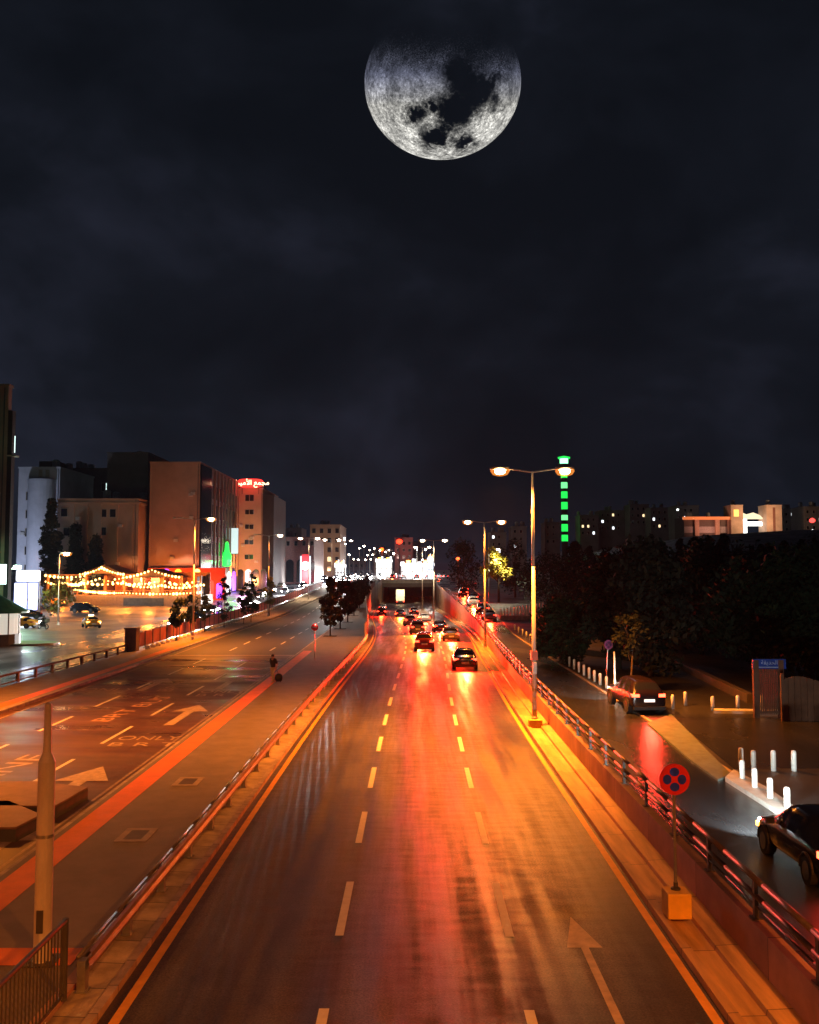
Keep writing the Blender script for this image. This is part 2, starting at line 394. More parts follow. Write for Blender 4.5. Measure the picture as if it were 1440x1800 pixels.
road_text('BRT BUS', 238, 1245, 2.3, 1.3, R(84), m=mat('lettering_worn', (.6, .36, .28), rough=.5, var=.25))
road_text('ONLY', 392, 1216, 1.0, 1.6, m=PFAD); road_text('B R T', 386, 1222, 1.2, 1.5, m=PFAD)
road_text('LANE', -4, 1358, 2.6, 1.5, R(84)); road_text('BRT BUS', 330, 1200, 2.3, 1.3, R(84), m=PFAD)
road_text('ONLY', 190, 1213, 1.2, 1.9, m=PFAD)

# manhole covers set in the median pavement
for x, y, lb in ((240, 1468, 'square steel inspection cover in a pale frame, close to the short grey column'), (331, 1374, 'square steel inspection cover in a pale frame, farther up the median pavement')):
    p = px(x, y, .16)
    t = thing('inspection_cover', lb, 'manhole cover', (p.x, p.y, .166), 0, 'inspection covers in the median')
    mb = MB()
    for a in ((-.42, -.62, .42, -.42), (-.42, .42, .42, .62), (-.42, -.42, -.24, .42), (.24, -.42, .42, .42)):
        mb.box(a[0], a[1], 0, a[2], a[3], .006)
    mb.build('frame', mat('cover_frame', (.36, .30, .27), rough=.8), t)
    MB().box(-.24, -.42, 0, .24, .42, .004).build('lid', mat('cover_lid', (.12, .10, .09), rough=.6, metal=.3), t)

# ---------------------------------------------------------------- guard rails
def guardrail(name, label, xf, zfn, a, b, sp, h, rails, post, pm, rm, cat='guard rail', face=1):
    t = thing(name, label, cat, (xf(a), a, zfn(a)))
    L = t.location
    ds = stations(a, b, 2.0)
    for (rx, rz_, rw, rh) in rails:
        mb = MB()
        if rw == 'w':            # corrugated beam
            prof = [(.0, .16), (.05, .13), (.05, .08), (-.01, .03), (-.01, -.03), (.05, -.08), (.05, -.13), (.0, -.16)]
            k = len(prof)
            for d in ds:
                for p in prof: mb.v.append((xf(d)+rx+face*p[0]-L.x, d-L.y, zfn(d)+rz_+p[1]-L.z))
            for i in range(len(ds)-1):
                for j in range(k-1):
                    q = i*k+j; mb.f.append((q, q+1, q+k+1, q+k))
        else:
            mb.smooth = True
            mb.path([(xf(d)+rx-L.x, d-L.y, zfn(d)+rz_-L.z) for d in ds], rw, 8)
        mb.build('rail', rm, t)
    proto = None; d = a
    while d <= b:
        if proto is None:
            proto = o = post(pm, t)
        else:
            o = proto.copy(); COL.objects.link(o)
        o.location = (xf(d)-L.x, d-L.y, zfn(d)-L.z); d += sp
    return t
def post_a(m, t): return MB().box(-.07, -.09, 0, .07, .09, .52).box(-.10, -.12, 0, .10, .12, .02).build('post', m, t)
guardrail('guard_rail', 'weathered steel guard rail on stout square posts along the median pavement', off(ledL, .16), off(zh, .09), 15.9, 96, 2.42, .6,
          [(.10, .50, 'w', 0), (-.09, .55, .035, 0), (-.09, .42, .035, 0)], post_a, GALV, mat('rail_brown', (.24, .19, .16), rough=.4, metal=.5, var=.3, scale=3))
def post_b(m, t): return MB().box(-.035, -.05, 0, .035, .05, .72).box(-.09, -.09, 0, .09, .09, .02).build('post', m, t)
guardrail('guard_rail', 'twin tube steel guard rail standing on the wall beside the wet side road', off(wallX, .13), off(zf, .42), 6.5, 190, 2.6, .7,
          [(0, .70, .055, 0), (.0, .40, .05, 0), (0, .22, .02, 0)], post_b, DSTEEL, mat('rail_tube', (.15, .10, .075), rough=.48, metal=.6, var=.3, scale=3))
# light mesh fence on the left retaining wall farther on
t = thing('median_fence', 'pale mesh fence panels on the retaining wall where the highway dips', 'fence', (ledL(98), 98, zpl(98)))
mb = MB(); L = t.location
ds = stations(98, 245, 3)
for p, q in zip(ds, ds[1:]):
    mb.face([(ledL(p)-.1-L.x, p-L.y, zpl(p)-L.z), (ledL(q)-.1-L.x, q-L.y, zpl(q)-L.z), (ledL(q)-.1-L.x, q-L.y, zpl(q)+1.25-L.z), (ledL(p)-.1-L.x, p-L.y, zpl(p)+1.25-L.z)])
mb.build('panel', mat('fence_mesh', (.36, .22, .16), rough=.6, var=.2), t)
for d in ds: MB().box(-.05, -.05, 0, .05, .05, 1.35).build('post', GALV, t, (ledL(d)-.05-L.x, d-L.y, zpl(d)-L.z))

# railing at the foot of the footbridge steps
t = thing('stair_railing', 'dark vertical bar railing beside the footbridge steps', 'railing', (-5.72, 12.2, .16))
A, B_ = Vector((0, 0, 1.27)), Vector((.05, 3.2, 1.27))
MB().tube(A, B_, .045).build('handrail', DSTEEL, t); MB().tube((0, 0, .1), (.05, 3.2, .1), .03).build('bottom_rail', DSTEEL, t)
for i in range(25):
    y = .03+3.14*i/24; MB().tube((.016*y, y, .1), (.016*y, y, 1.25), .014, n=6).build('baluster', DSTEEL, t)
for y in (0, 3.2): MB().tube((.016*y, y, 0), (.016*y, y, 1.31), .05).build('post', DSTEEL, t)

# short stepped column
p = px(74, 1690, .16)
t = thing('stepped_column', 'short grey stepped steel column standing on the median pavement', 'post', p)
mb = MB(); mb.smooth = False; mb.lathe([(.19, 0), (.155, .05), (.15, 3.45), (.15, 3.55), (.075, 3.72)], n=20); mb.build('shaft', mat('column_paint', (.62, .56, .50), rough=.55, var=.15, scale=3, stretch=(1, 1, .3)), t)
MB().lathe([(.075, 3.70), (.062, 4.58), (.03, 4.62)], n=16).build('upper_tube', MC['column_paint'], t)
MB().box(-.06, -.165, .55, .06, -.145, .95).build('access_door', DSTEEL, t)
for a_ in range(4): MB().tube((.22*math.cos(a_*1.571+.785), .22*math.sin(a_*1.571+.785), .03), (.22*math.cos(a_*1.571+.785), .22*math.sin(a_*1.571+.785), .07), .025, n=6).build('bolt', DSTEEL, t)
MB().lathe([(.158, 2.2), (.158, 2.26)], n=20).build('clamp_band', GALV, t)
MB().box(-.28, -.28, 0, .28, .28, .03).build('base_plate', DSTEEL, t)

# low concrete platform blocks at the edge of the busway
def block(label, pts, h):
    P = [px(x, y, h) for x, y in pts]; c = P[0]
    t = thing('platform_block', label, 'concrete block', (c.x, c.y, 0), 0, 'low concrete blocks beside the busway')
    q = [(p.x-c.x, p.y-c.y) for p in P]
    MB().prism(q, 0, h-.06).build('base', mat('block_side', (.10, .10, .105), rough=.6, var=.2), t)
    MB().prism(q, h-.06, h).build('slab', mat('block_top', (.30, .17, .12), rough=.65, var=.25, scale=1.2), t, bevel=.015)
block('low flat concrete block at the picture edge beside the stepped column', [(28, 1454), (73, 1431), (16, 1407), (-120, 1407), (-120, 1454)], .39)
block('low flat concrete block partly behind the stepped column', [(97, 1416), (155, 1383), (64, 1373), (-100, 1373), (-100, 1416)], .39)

# left low barrier with lit openings, masonry pier, red fence
t = thing('low_barrier', 'low dark topped barrier of square openings along the left sidewalk', 'barrier', (swL(40), 40, .16)); L = t.location
mb = MB(); mb2 = MB()
xb = lambda d: smooth([(40, -24.75), (55, -24.75), (79, -24.2)], d)
for p, q in zip(stations(34, 79, 2.7), stations(34, 79, 2.7)[1:]):
    mb.tube((xb(p)-L.x, p-L.y, .62), (xb(q)-L.x, q-L.y, .62), .07, n=8); mb2.tube((xb(p)-L.x, p-L.y, .12), (xb(q)-L.x, q-L.y, .12), .04, n=6)
mb.build('rail', mat('barrier_brown', (.12, .07, .05), rough=.5), t); mb2.build('rail', MC['barrier_brown'], t)
for d in stations(34, 79, 2.7): MB().box(-.08, -.09, 0, .08, .09, .62).build('post', MC['barrier_brown'], t, (xb(d)-L.x, d-L.y, 0))
p = px(232, 1144, .16)
t = thing('masonry_pier', 'square brown stone pier between the low barrier and the red fence', 'pier', p)
MB().box(-.5, -.5, 0, .5, .5, 1.9).build('shaft', mat('pier_stone', (.34, .22, .16), rough=.8, scale=2, bump=.4), t, bevel=.02)
MB().box(-.56, -.56, 1.9, .56, .56, 2.02).build('capstone', CONC, t)
fx = lambda d: smooth([(80, -24.1), (120, -24.6), (160, -23.8), (240, -22.4)], d)
t = thing('red_fence', 'long reddish open slatted fence with slim dark posts along the sidewalk', 'fence', (fx(81), 81, .16)); L = t.location
ds = stations(81, 236, 2.6)
mbp, mbr = MB(), MB()
for p, q in zip(ds, ds[1:]):
    zp, zq = zpl(p)-L.z, zpl(q)-L.z
    for k in range(9):
        g_ = (k+.5)/9; y_ = p+(q-p)*g_; x_ = fx(p)+(fx(q)-fx(p))*g_; z_ = zp+(zq-zp)*g_
        mbp.box(x_-L.x-.02, y_-L.y-.07, z_+.2, x_-L.x+.02, y_-L.y+.07, z_+1.45)
    for h in (.2, 1.5): mbr.tube((fx(p)-L.x, p-L.y, zp+h), (fx(q)-L.x, q-L.y, zq+h), .03, n=6)
mbp.build('panel', mat('red_panel', (.42, .12, .10), rough=.6, var=.25, scale=1.0), t); mbr.build('rail', DSTEEL, t)
for d in ds[:99]: MB().box(-.04, -.04, 0, .04, .04, 1.6).build('post', DSTEEL, t, (fx(d)-L.x+.06, d-L.y, zpl(d)-L.z))
# white painted kerb stones along the fence foot
proto = None
for i, d in enumerate(stations(82, 215, 1.75)):
    if proto is None:
        mb = MB(); mb.smooth = True; mb.lathe([(.24, 0), (.26, .12), (.22, .26), (.12, .34), (.03, .36)], n=10)
        proto = o = mb.build('marker_stone', mat('white_stone', (.8, .78, .74), rough=.6, var=.1))
        tag(o, 'rounded white marker stone in the row at the foot of the red fence', 'marker stone', 'white marker stones along the fence')
    else: o = proto.copy(); COL.objects.link(o)
    o.location = (fx(d)+.75, d, zpl(d))

# ---------------------------------------------------------------- street lamps
def make_lamp(name, label, p, h, arms, col, em, energy, base=.0, group='tall street lamps', r=.11, heads=(1, 1), hs=1.0, real=True, ang=150, ek=(1, 1)):
    t = thing(name, label, 'street lamp', p, 0, group)
    mb = MB(); mb.smooth = True; mb.tube((0, 0, 0), (0, 0, h*.62), r, r*.72, 12); mb.tube((0, 0, h*.62), (0, 0, h), r*.72, r*.45, 12)
    mb.build('pole', mat('lamp_pole', (.48, .45, .42), rough=.45, var=.12, scale=2, metal=.3), t)
    MB().box(-.22, -.22, 0, .22, .22, .035).lathe([(r*1.5, 0), (r*1.3, .35), (r, .4)], n=12).build('base_flange', MC['lamp_pole'], t)
    for s, on in zip((-1, 1), heads):
        if arms[0 if s < 0 else 1] <= 0: continue
        a = arms[0 if s < 0 else 1]
        MB().tube((0, 0, h-.05), (s*a, 0, h+.12), .035, n=8).build('arm', MC['lamp_pole'], t)
        hd = MB(); hd.smooth = True
        hx = s*(a+.28*hs)
        hd.prism([(hx-s*.34*hs*1, -.10*hs), (hx+s*.25*hs, -.15*hs), (hx+s*.38*hs, 0), (hx+s*.25*hs, .15*hs), (hx-s*.34*hs, .10*hs)][::s], h+.08, h+.20)
        hd = hd.build('lamp_head', MC['lamp_pole'], t)
        if on:
            g = MB(); g.smooth = True
            g.lathe([(.06*hs, -.16*hs), (.17*hs, -.12*hs), (.21*hs, 0), (.12*hs, .05)], (hx, 0, h+.06), 12)
            g.build('lens', em, hd)
            q = MB(); q.smooth = True; q.lathe([(.10*hs, -.22*hs), (.27*hs, -.17*hs), (.36*hs, -.04*hs), (.34*hs, .03), (.2*hs, .06)], (hx, 0, h+.05), 16)
            q.build('glow_shell', BOWL if em is E_SOD else HALOW, hd)
            if real: lamp(t, (hx, 0, h-.25), energy*ek[0 if s < 0 else 1], col, 'SPOT', .18, ang, 1.0)
    return t
L1 = px(940, 1281)
l1 = make_lamp('street_lamp', 'tall double arm street lamp on the ledge, closest to the striped road sign', (L1.x, L1.y, .16), 11.6, (1.15, 1.15), SOD, E_SOD, 34000, hs=1.25, ang=142, ek=(1, .28))
MB().box(-.15, -.17, 2.95, .15, .17, 3.35).build('equipment_box', mat('orange_box', (.75, .12, .03), rough=.5), l1)
MB().box(-.09, -.24, 2.35, .09, -.12, 2.85).build('notice_plate', mat('white_plate', (.75, .72, .68), rough=.5), l1)
MB().box(-.30, -.42, -.05, .30, -.05, .28).build('plinth', mat('yellow_box', (.8, .5, .08), rough=.6), l1)
d2_ = 85.0; x2 = (847-720)*d2_/F
make_lamp('street_lamp', 'tall double arm street lamp standing where the highway begins to bend', (wallX(d2_)-.35, d2_, zh(d2_)+.18), 11.6, (1.2, 1.2), SOD, E_SOD, 20000, hs=1.35, ang=145, ek=(1, .35))
make_lamp('street_lamp', 'tall double arm street lamp rising from the wall by the underpass', (3.75, 141, zh(141)+.16), 12.6, (1.3, 1.3), WARM, E_WARM, 5000, hs=1.5)
make_lamp('street_lamp', 'small looking double arm street lamp directly beside the underpass bridge', (2.9, 205, zh(205)+.16), 14.2, (1.1, 1.1), WARM, E_WARM, 4000, hs=1.6)
# lamps of the same row next to and behind the camera position
make_lamp('street_lamp', 'tall double arm street lamp of the ledge row, level with the footbridge', (5.75, -1.5, .16), 11.6, (1.15, 1.15), SOD, E_SOD, 20000, hs=1.25, ang=168, ek=(.22, 1.55))
mb = MB(); mb.v = []
for i_, d_i in enumerate(stations(124, 284, 4)):
    w_i = min(.9, (d_i-123)*.04); c_i = lerp([(124, 3.9), (141, 3.75), (205, 2.9), (290, 2.2)], d_i)
    for xx_, zz_ in ((c_i-w_i, zh(d_i)), (c_i-w_i+.01, zh(d_i)+.16), (c_i+w_i-.01, zh(d_i)+.16), (c_i+w_i, zh(d_i))): mb.v.append((xx_, d_i, zz_))
    if i_: mb.f += [(4*i_-4+k, 4*i_-3+k, 4*i_+1+k, 4*i_+k) for k in range(3)]
mb.build('traffic_island', KERB)['kind'] = 'structure'
# single arm lamp by the lit tree
p = pd(860, 1078, 158); p.z = zf(158)
make_lamp('street_lamp', 'single arm street lamp shining over the yellow lit tree', (p.x, p.y, p.z), 9.2, (0, 1.2), (1, .9, .6), E_WHITE, 5000, r=.09, hs=1.4, group='single arm lamps')
# left row on the sidewalk
left_lamps = [(92.5, 'street lamp with one lit arm in front of the tall windowless building wall', (0, 1)), (138, 'street lamp with one lit arm in front of the red signed tower', (0, 1)),
              (183, 'street lamp above the round red and white pylon sign', (1, 1)), (229, 'street lamp next after the pylon sign along the sidewalk', (1, 1)), (275, 'street lamp just short of the white light column', (1, 1))]
for d, lb, hh in left_lamps:
    x = busL(d)-1.2 if d < 260 else -19.5
    make_lamp('street_lamp', lb, (x, d, zpl(d)), 12.2, (1.25, 1.25), WARM if d > 150 else SOD, E_SOD if d < 100 else E_WARM, 27000 if d < 100 else 6000 if d < 200 else 2200 if d < 250 else 300, heads=hh, hs=1.2+d/330, group='street lamps along the sidewalk')
make_lamp('street_lamp', 'street lamp of the sidewalk row beside the low barrier', (busL(46)-1.2, 40, .16), 12.2, (1.25, 1.25), SOD, E_SOD, 14500, group='street lamps along the sidewalk', ang=150)
make_lamp('street_lamp', 'street lamp of the sidewalk row level with the footbridge', (busL(0)-1.2, 2, .16), 12.2, (1.25, 1.25), SOD, E_SOD, 14500, group='street lamps along the sidewalk', ang=150)
# small lamp poles on the square
for x, y, d, h, lb, c, em, en in ((105, 973, 121, 9.3, 'street lamp glowing amber among the trees before the restaurant', SOD, E_SOD, 9000),):
    p = pd(x, y, d); z = zs(d); make_lamp('street_lamp', lb, (p.x, p.y, z), p.z-z, (0, .35), c, em, en, hs=2.0, r=.09, group='single arm lamps')
# far double row following the avenue over the rise: emissive lenses only
far = [(607, 956, 320), (632, 964, 370), (640, 960, 400), (650, 967, 440), (658, 964, 470), (668, 968, 500), (678, 970, 540), (614, 975, 420), (622, 983, 520), (630, 984, 560),
       (646, 976, 560), (655, 975, 600), (664, 976, 640), (672, 966, 560), (684, 967, 620), (652, 983, 700), (643, 984, 740), (636, 981, 760), (660, 981, 780), (676, 976, 800), (692, 973, 700), (733, 966, 330), (748, 966, 360), (743, 984, 520), (724, 990, 600), (711, 978, 640)]
fl = None
for i, (x, y, d) in enumerate(far):
    p = pd(x, y, d); z = zs(d); s = d/330
    t = thing('street_lamp', 'tiny warm street lamp in the string of lights far along the avenue', 'street lamp', (p.x, p.y, z), 0, 'far street lamps along the avenue')
    MB().tube((0, 0, 0), (0, 0, p.z-z), .14*s, .08*s, 6).build('pole', MC['lamp_pole'], t)
    g = MB(); g.smooth = True; r = .30*s*random.uniform(.7, 1.25); g.lathe([(r*.3, -r*.8), (r, -r*.3), (r, r*.3), (r*.3, r*.7)], (0, 0, p.z-z), 10); g.build('lens', E_WARM, t)

# ---------------------------------------------------------------- cars
def paint(name, col, rough=.22): return mat('paint_'+name, col, rough=rough, var=.05, scale=1, spec=.7, metal=.2)
E_TAIL = emit('tail_lamp', (1, .030, .012), 12); E_TAILHOT = emit('brake_lamp', (1, .05, .02), 11); E_HEAD = emit('head_lamp', (1, .95, .85), 60); E_AMB = emit('amber_lamp', (1, .35, .03), 20)
TAILOFF = mat('tail_lamp_red_glass', (.35, .02, .02), rough=.2); HEADOFF = mat('head_lamp_glass', (.6, .6, .6), rough=.15)
TYRE = mat('tyre_rubber', (.02, .02, .02), rough=.85); RIM = mat('alloy_rim', (.10, .10, .11), rough=.35, metal=.7); PLATE = mat('number_plate', (.75, .75, .72), rough=.5)
CGL = glass('car_glass', (.012, .014, .018), .05); BLKP = mat('black_plastic', (.02, .02, .022), rough=.6)
def make_car(name, label, kind='sedan', body=None, tail=E_TAIL, head=HEADOFF, detail=True, group=None, cat='car', plate_em=None):
    if kind == 'sedan':
        S = [(-2.30,.74,.80,.60,.70),(-2.22,.86,.92,.66,.80),(-1.75,.93,1.01,.68,.88),(-1.50,.94,1.05,.66,.89),(-.85,.94,1.37,.58,.90),(-.72,.94,1.40,.58,.905),(-.02,.93,1.44,.60,.91),(.08,.93,1.44,.60,.91),(.45,.92,1.41,.59,.91),(.60,.915,1.33,.60,.90),(1.10,.90,.99,.68,.89),(1.35,.88,.95,.68,.88),(1.95,.80,.86,.66,.84),(2.22,.70,.74,.58,.76),(2.32,.56,.60,.52,.66)]
        glass_side = {(4,5):0,(5,6):1,(7,8):1,(8,9):1,(3,4):1}; gback=(3,4); gfront=(9,10); wy=(-1.42,1.42)
    else:
        S = [(-2.28,.80,.90,.62,.76),(-2.22,.95,1.05,.66,.84),(-2.10,1.02,1.16,.66,.88),(-1.72,1.03,1.58,.60,.90),(-1.62,1.03,1.62,.60,.905),(-.75,1.02,1.66,.62,.91),(-.65,1.02,1.66,.62,.91),(.05,1.01,1.66,.62,.91),(.15,1.01,1.66,.62,.91),(.50,1.0,1.60,.60,.905),(1.15,.99,1.10,.70,.90),(1.40,.97,1.06,.70,.89),(1.95,.90,.97,.68,.86),(2.24,.78,.84,.60,.80),(2.32,.60,.66,.54,.70)]
        glass_side = {(4,5):1,(6,7):1,(8,9):1}; gback=(2,3); gfront=(9,10); wy=(-1.40,1.42)
    t = thing(name, label, cat, group=group)
    bm = bmesh.new(); rings = []
    zl = .24 if kind == 'sedan' else .32
    for (y, belt, top, hr, hw) in S:
        half = [(hw*.86, zl), (hw*.985, zl+.14), (hw, (zl+belt)/2), (hw*.975, belt), (hr, top-.02), (hr*.5, top+.015)]
        pts = half + [(0, top+.02)] + [(-x, z) for x, z in half[::-1]]
        rings.append([bm.verts.new((x, y, z)) for x, z in pts])
    n = len(rings[0])
    for i in range(len(rings)-1):
        for j in range(n-1):
            f = bm.faces.new((rings[i][j], rings[i+1][j], rings[i+1][j+1], rings[i][j+1]))
            side = j in (3, n-5); mid = j in (4, 5, 6, 7)
            g = False
            if side and glass_side.get((i, i+1)): g = True
            if (i, i+1) in (gback, gfront) and mid and j in (4, 5, n-7, n-6): g = True
            f.material_index = 1 if g else 0
        f = bm.faces.new((rings[i][n-1], rings[i+1][n-1], rings[i+1][0], rings[i][0])); f.material_index = 0
    bm.faces.new(rings[0]); bm.faces.new(rings[-1][::-1])
    bmesh.ops.recalc_face_normals(bm, faces=bm.faces)
    me = bpy.data.meshes.new('body'); bm.to_mesh(me); bm.free()
    tmp = bpy.data.objects.new('tmp', me); COL.objects.link(tmp)
    for m in (body, CGL): me.materials.append(m)
    md = tmp.modifiers.new('s', 'SUBSURF'); md.levels = md.render_levels = 2
    bpy.context.view_layer.update()
    ev = bpy.data.meshes.new_from_object(tmp.evaluated_get(bpy.context.evaluated_depsgraph_get()))
    bpy.data.objects.remove(tmp)
    for idx, nm, mm in ((0, 'body', body), (1, 'windows', CGL)):
        b = bmesh.new(); b.from_mesh(ev)
        bmesh.ops.delete(b, geom=[f for f in b.faces if f.material_index != idx], context='FACES')
        for f in b.faces: f.material_index = 0; f.smooth = True
        m2 = bpy.data.meshes.new(nm); b.to_mesh(m2); b.free(); m2.materials.append(mm)
        o = bpy.data.objects.new(nm, m2); COL.objects.link(o); o.parent = t
        if nm == 'body': bo = o
    wr = .33 if kind == 'sedan' else .37
    for y in wy:
        for s in (-1, 1):
            w = MB(); w.smooth = False; w.tube((s*.66, y, wr), (s*.905, y, wr), wr, n=24)
            wo = w.build('wheel', TYRE, t)
            MB().tube((s*.90, y, wr), (s*.915, y, wr), wr*.64, n=18).build('rim', RIM, wo)
            a = MB()
            for k in range(9):   # wheel arch lip
                t0, t1 = math.pi*k/9, math.pi*(k+1)/9
                a.tube((s*.893, y+(wr+.05)*math.cos(t0), wr+(wr+.05)*math.sin(t0)), (s*.893, y+(wr+.05)*math.cos(t1), wr+(wr+.05)*math.sin(t1)), .035, n=6)
            if detail: a.build('wheel_arch', BLKP, t)
    zt = .80 if kind == 'sedan' else .95; zz = .66 if kind == 'sedan' else .78
    for s in (-1, 1):
        MB().prism([(0, 0), (s*.34, 0.02), (s*.36, .34), (s*.30, .34), (s*.02, .06)][::s], -.07, .07).build('tail_light', tail, t, (s*.48, -2.27, zt))
        MB().prism([(0, 0), (s*.30, -.06), (s*.33, -.30), (s*.27, -.28), (s*.02, -.06)][::-s], -.06, .06).build('head_light', head, t, (s*.45, 2.27, zz))
        if detail: MB().cbox((s*1.0, .62, 1.0 if kind == 'sedan' else 1.1), (.2, .12, .14)).build('mirror', BLKP, t)
    MB().box(-.26, -2.335, zt-.30, .26, -2.30, zt-.17).build('number_plate', plate_em or PLATE, t)
    MB().box(-.78, -2.33, .26, .78, -2.15, .42).box(-.6, -2.345, .34, .6, -2.30, .37).build('rear_bumper', BLKP, t)
    MB().box(-.5, 2.20, .42, .5, 2.335, .60).build('grille', BLKP, t)
    return t
BLACK = paint('black', (.012, .012, .014), .16); SILV = paint('silver', (.42, .43, .45)); WHITE = paint('white', (.7, .7, .68)); TAXI = paint('taxi_yellow', (.85, .38, .02)); GREY = paint('grey', (.12, .12, .13)); DRED = paint('dark_red', (.15, .015, .012)); BLUE = paint('dark_blue', (.02, .03, .08))

# car with brake lights at the turning, right
p = px(1137, 1258, .53)
c1 = make_car('hatchback_car', 'dark hatchback with bright red brake lights, stopped beside the white bollards', 'suv', paint('plum', (.018, .010, .012)), E_TAILHOT, E_HEAD, plate_em=emit('lit_plate', (1, .8, .7), 1.5))
put(c1, (p.x, p.y+2.2, .53), R(4)); c1.scale = (.94, .94, .94)
lamp(c1, (0, -2.6, .95), 260, (1, .04, .02), 'SPOT', .25, 150, .8, (R(-65), 0, 0))
for s in (-.6, .6): lamp(c1, (s, 2.5, .7), 900, (.85, 1, .85), 'SPOT', .08, 70, .8, (R(84), 0, R(12)))
c2 = make_car('sedan_car', 'glossy black sedan on the wet side road, front lamps lighting the bollards', 'sedan', BLACK, E_TAILHOT, E_HEAD)
p = pd(1432, 1497, 18.6)
put(c2, (9.22, 20.95, .5), R(2)); c2.scale = (.90, .76, .95)
lamp(c2, (0, -2.6, .9), 500, (1, .04, .02), 'SPOT', .3, 160, .8, (R(-60), 0, 0))
for s in (-.65, .65): lamp(c2, (s, 2.5, .68), 1500, (.92, 1, .95), 'SPOT', .08, 80, .9, (R(86), 0, R(-12)))
MB().box(-.02, 0, -.05, .02, .14, .05).build('turn_light', E_AMB, c2, (-.80, 2.04, .60))

# traffic on the highway, taillights to the camera
rc = random.Random(5)
protoS = make_car('sedan_car', 'x', 'sedan', GREY, E_TAIL, HEADOFF, detail=False, group='cars driving away down the highway')
protoV = make_car('sport_utility_car', 'x', 'suv', GREY, E_TAIL, HEADOFF, detail=False, group='cars driving away down the highway')
hw = [(3.2, 68, 'S', BLACK, 'black sedan in the outer lane, closest car on the highway'), (.25, 84, 'V', DRED, 'dark red utility car in the middle lane behind the closest sedan'), (3.3, 98, 'S', GREY, 'grey sedan in the outer lane ahead of the closest car'), (.2, 111, 'V', GREY, 'grey utility car in the middle lane at the bend'),  (3.3, 116, 'S', BLACK, 'black sedan in the outer lane at the start of the dip'),
      (.3, 133, 'V', SILV, 'silver utility car in the middle lane of the dip'), (3.3, 146, 'S', WHITE, 'white sedan in the outer lane of the dip'), (-3.1, 176, 'V', BLACK, 'black utility car in the median lane of the dip'),
      (.3, 168, 'S', GREY, 'grey sedan in the middle lane nearing the underpass'), (3.3, 182, 'S', BLUE, 'dark blue sedan in the outer lane nearing the underpass'), (-3.1, 214, 'S', SILV, 'silver sedan in the median lane nearing the underpass')]
def yaw(fn, d): return -math.atan((fn(d+3)-fn(d-3))/6)
firstS = firstV = True
for xo, d, k, col, lb in hw:
    src = protoS if k == 'S' else protoV
    loc = (cc(d)+xo, d, zh(d)+.004)
    if (k == 'S' and firstS) or (k == 'V' and firstV):
        o = put(src, loc, yaw(cc, d), lb)
        if k == 'S': firstS = False
        else: firstV = False
        bo = [c for c in o.children if c.name.startswith('body')][0]; bo.material_slots[0].link = 'OBJECT'; bo.material_slots[0].material = col
    else:
        o = dup(src, loc, yaw(cc, d), lb, mats={'body': col})
    o['_lit'] = 1
    LAMPS = globals().setdefault('LAMPS', []); LAMPS.append((o, 1))
# frontage road and ramp, also driving away
fr = [(.0, 118, 'S', SILV, 'silver sedan on the ramp road beside the highway wall'), (0, 132, 'S', BLACK, 'black sedan climbing the ramp road beside the wall'), (-.6, 147, 'V', WHITE, 'white utility car climbing the ramp road'), (.4, 163, 'S', GREY, 'grey sedan near the head of the ramp road'),
      (-.8, 178, 'V', DRED, 'dark red utility car near the head of the ramp road'), (.8, 196, 'S', WHITE, 'white sedan at the head of the ramp road')]
fmid = lambda d: (wallX(d)+kerbF(d))/2+.2
for xo, d, k, col, lb in fr:
    o = dup(protoS if k == 'S' else protoV, (fmid(d)+xo*.8, d, zf(d)+.004), yaw(fmid, d), lb, 'cars on the ramp road', mats={'body': col}); LAMPS.append((o, .8))
# beyond the bridge
ff = [(-6, 316), (-2, 323), (2.5, 319), (6.5, 328), (10.5, 321), (-4, 335), (1, 338), (5, 343), (9, 336), (13, 331), (-1, 365), (4, 372), (9, 360), (-5, 390), (2, 405)]
for i, (x, d) in enumerate(ff):
    o = dup(protoS if i % 2 else protoV, (x, d, zs(d)), R(rc.uniform(-6, 6)), '%s car in the jam past the bridge, counted away from its parapet' % 'first second third fourth fifth sixth seventh eighth ninth tenth eleventh twelfth thirteenth fourteenth fifteenth'.split()[sorted(ff, key=lambda q: q[1]).index((x, d))], 'cars in the jam past the bridge', mats={'body': rc.choice([WHITE, GREY, BLACK, SILV])})
    if i % 2 == 0: LAMPS.append((o, .8))
for i, (o, k) in enumerate(LAMPS):
    lamp(o, (0, -2.7, .85), (19000 if i < 5 else 7000)*k, (1, .018, .004) if i % 5 != 3 else (1, .16, .015), 'SPOT', .3, 135, .9, (R(-72), 0, 0), name='tail_glow')
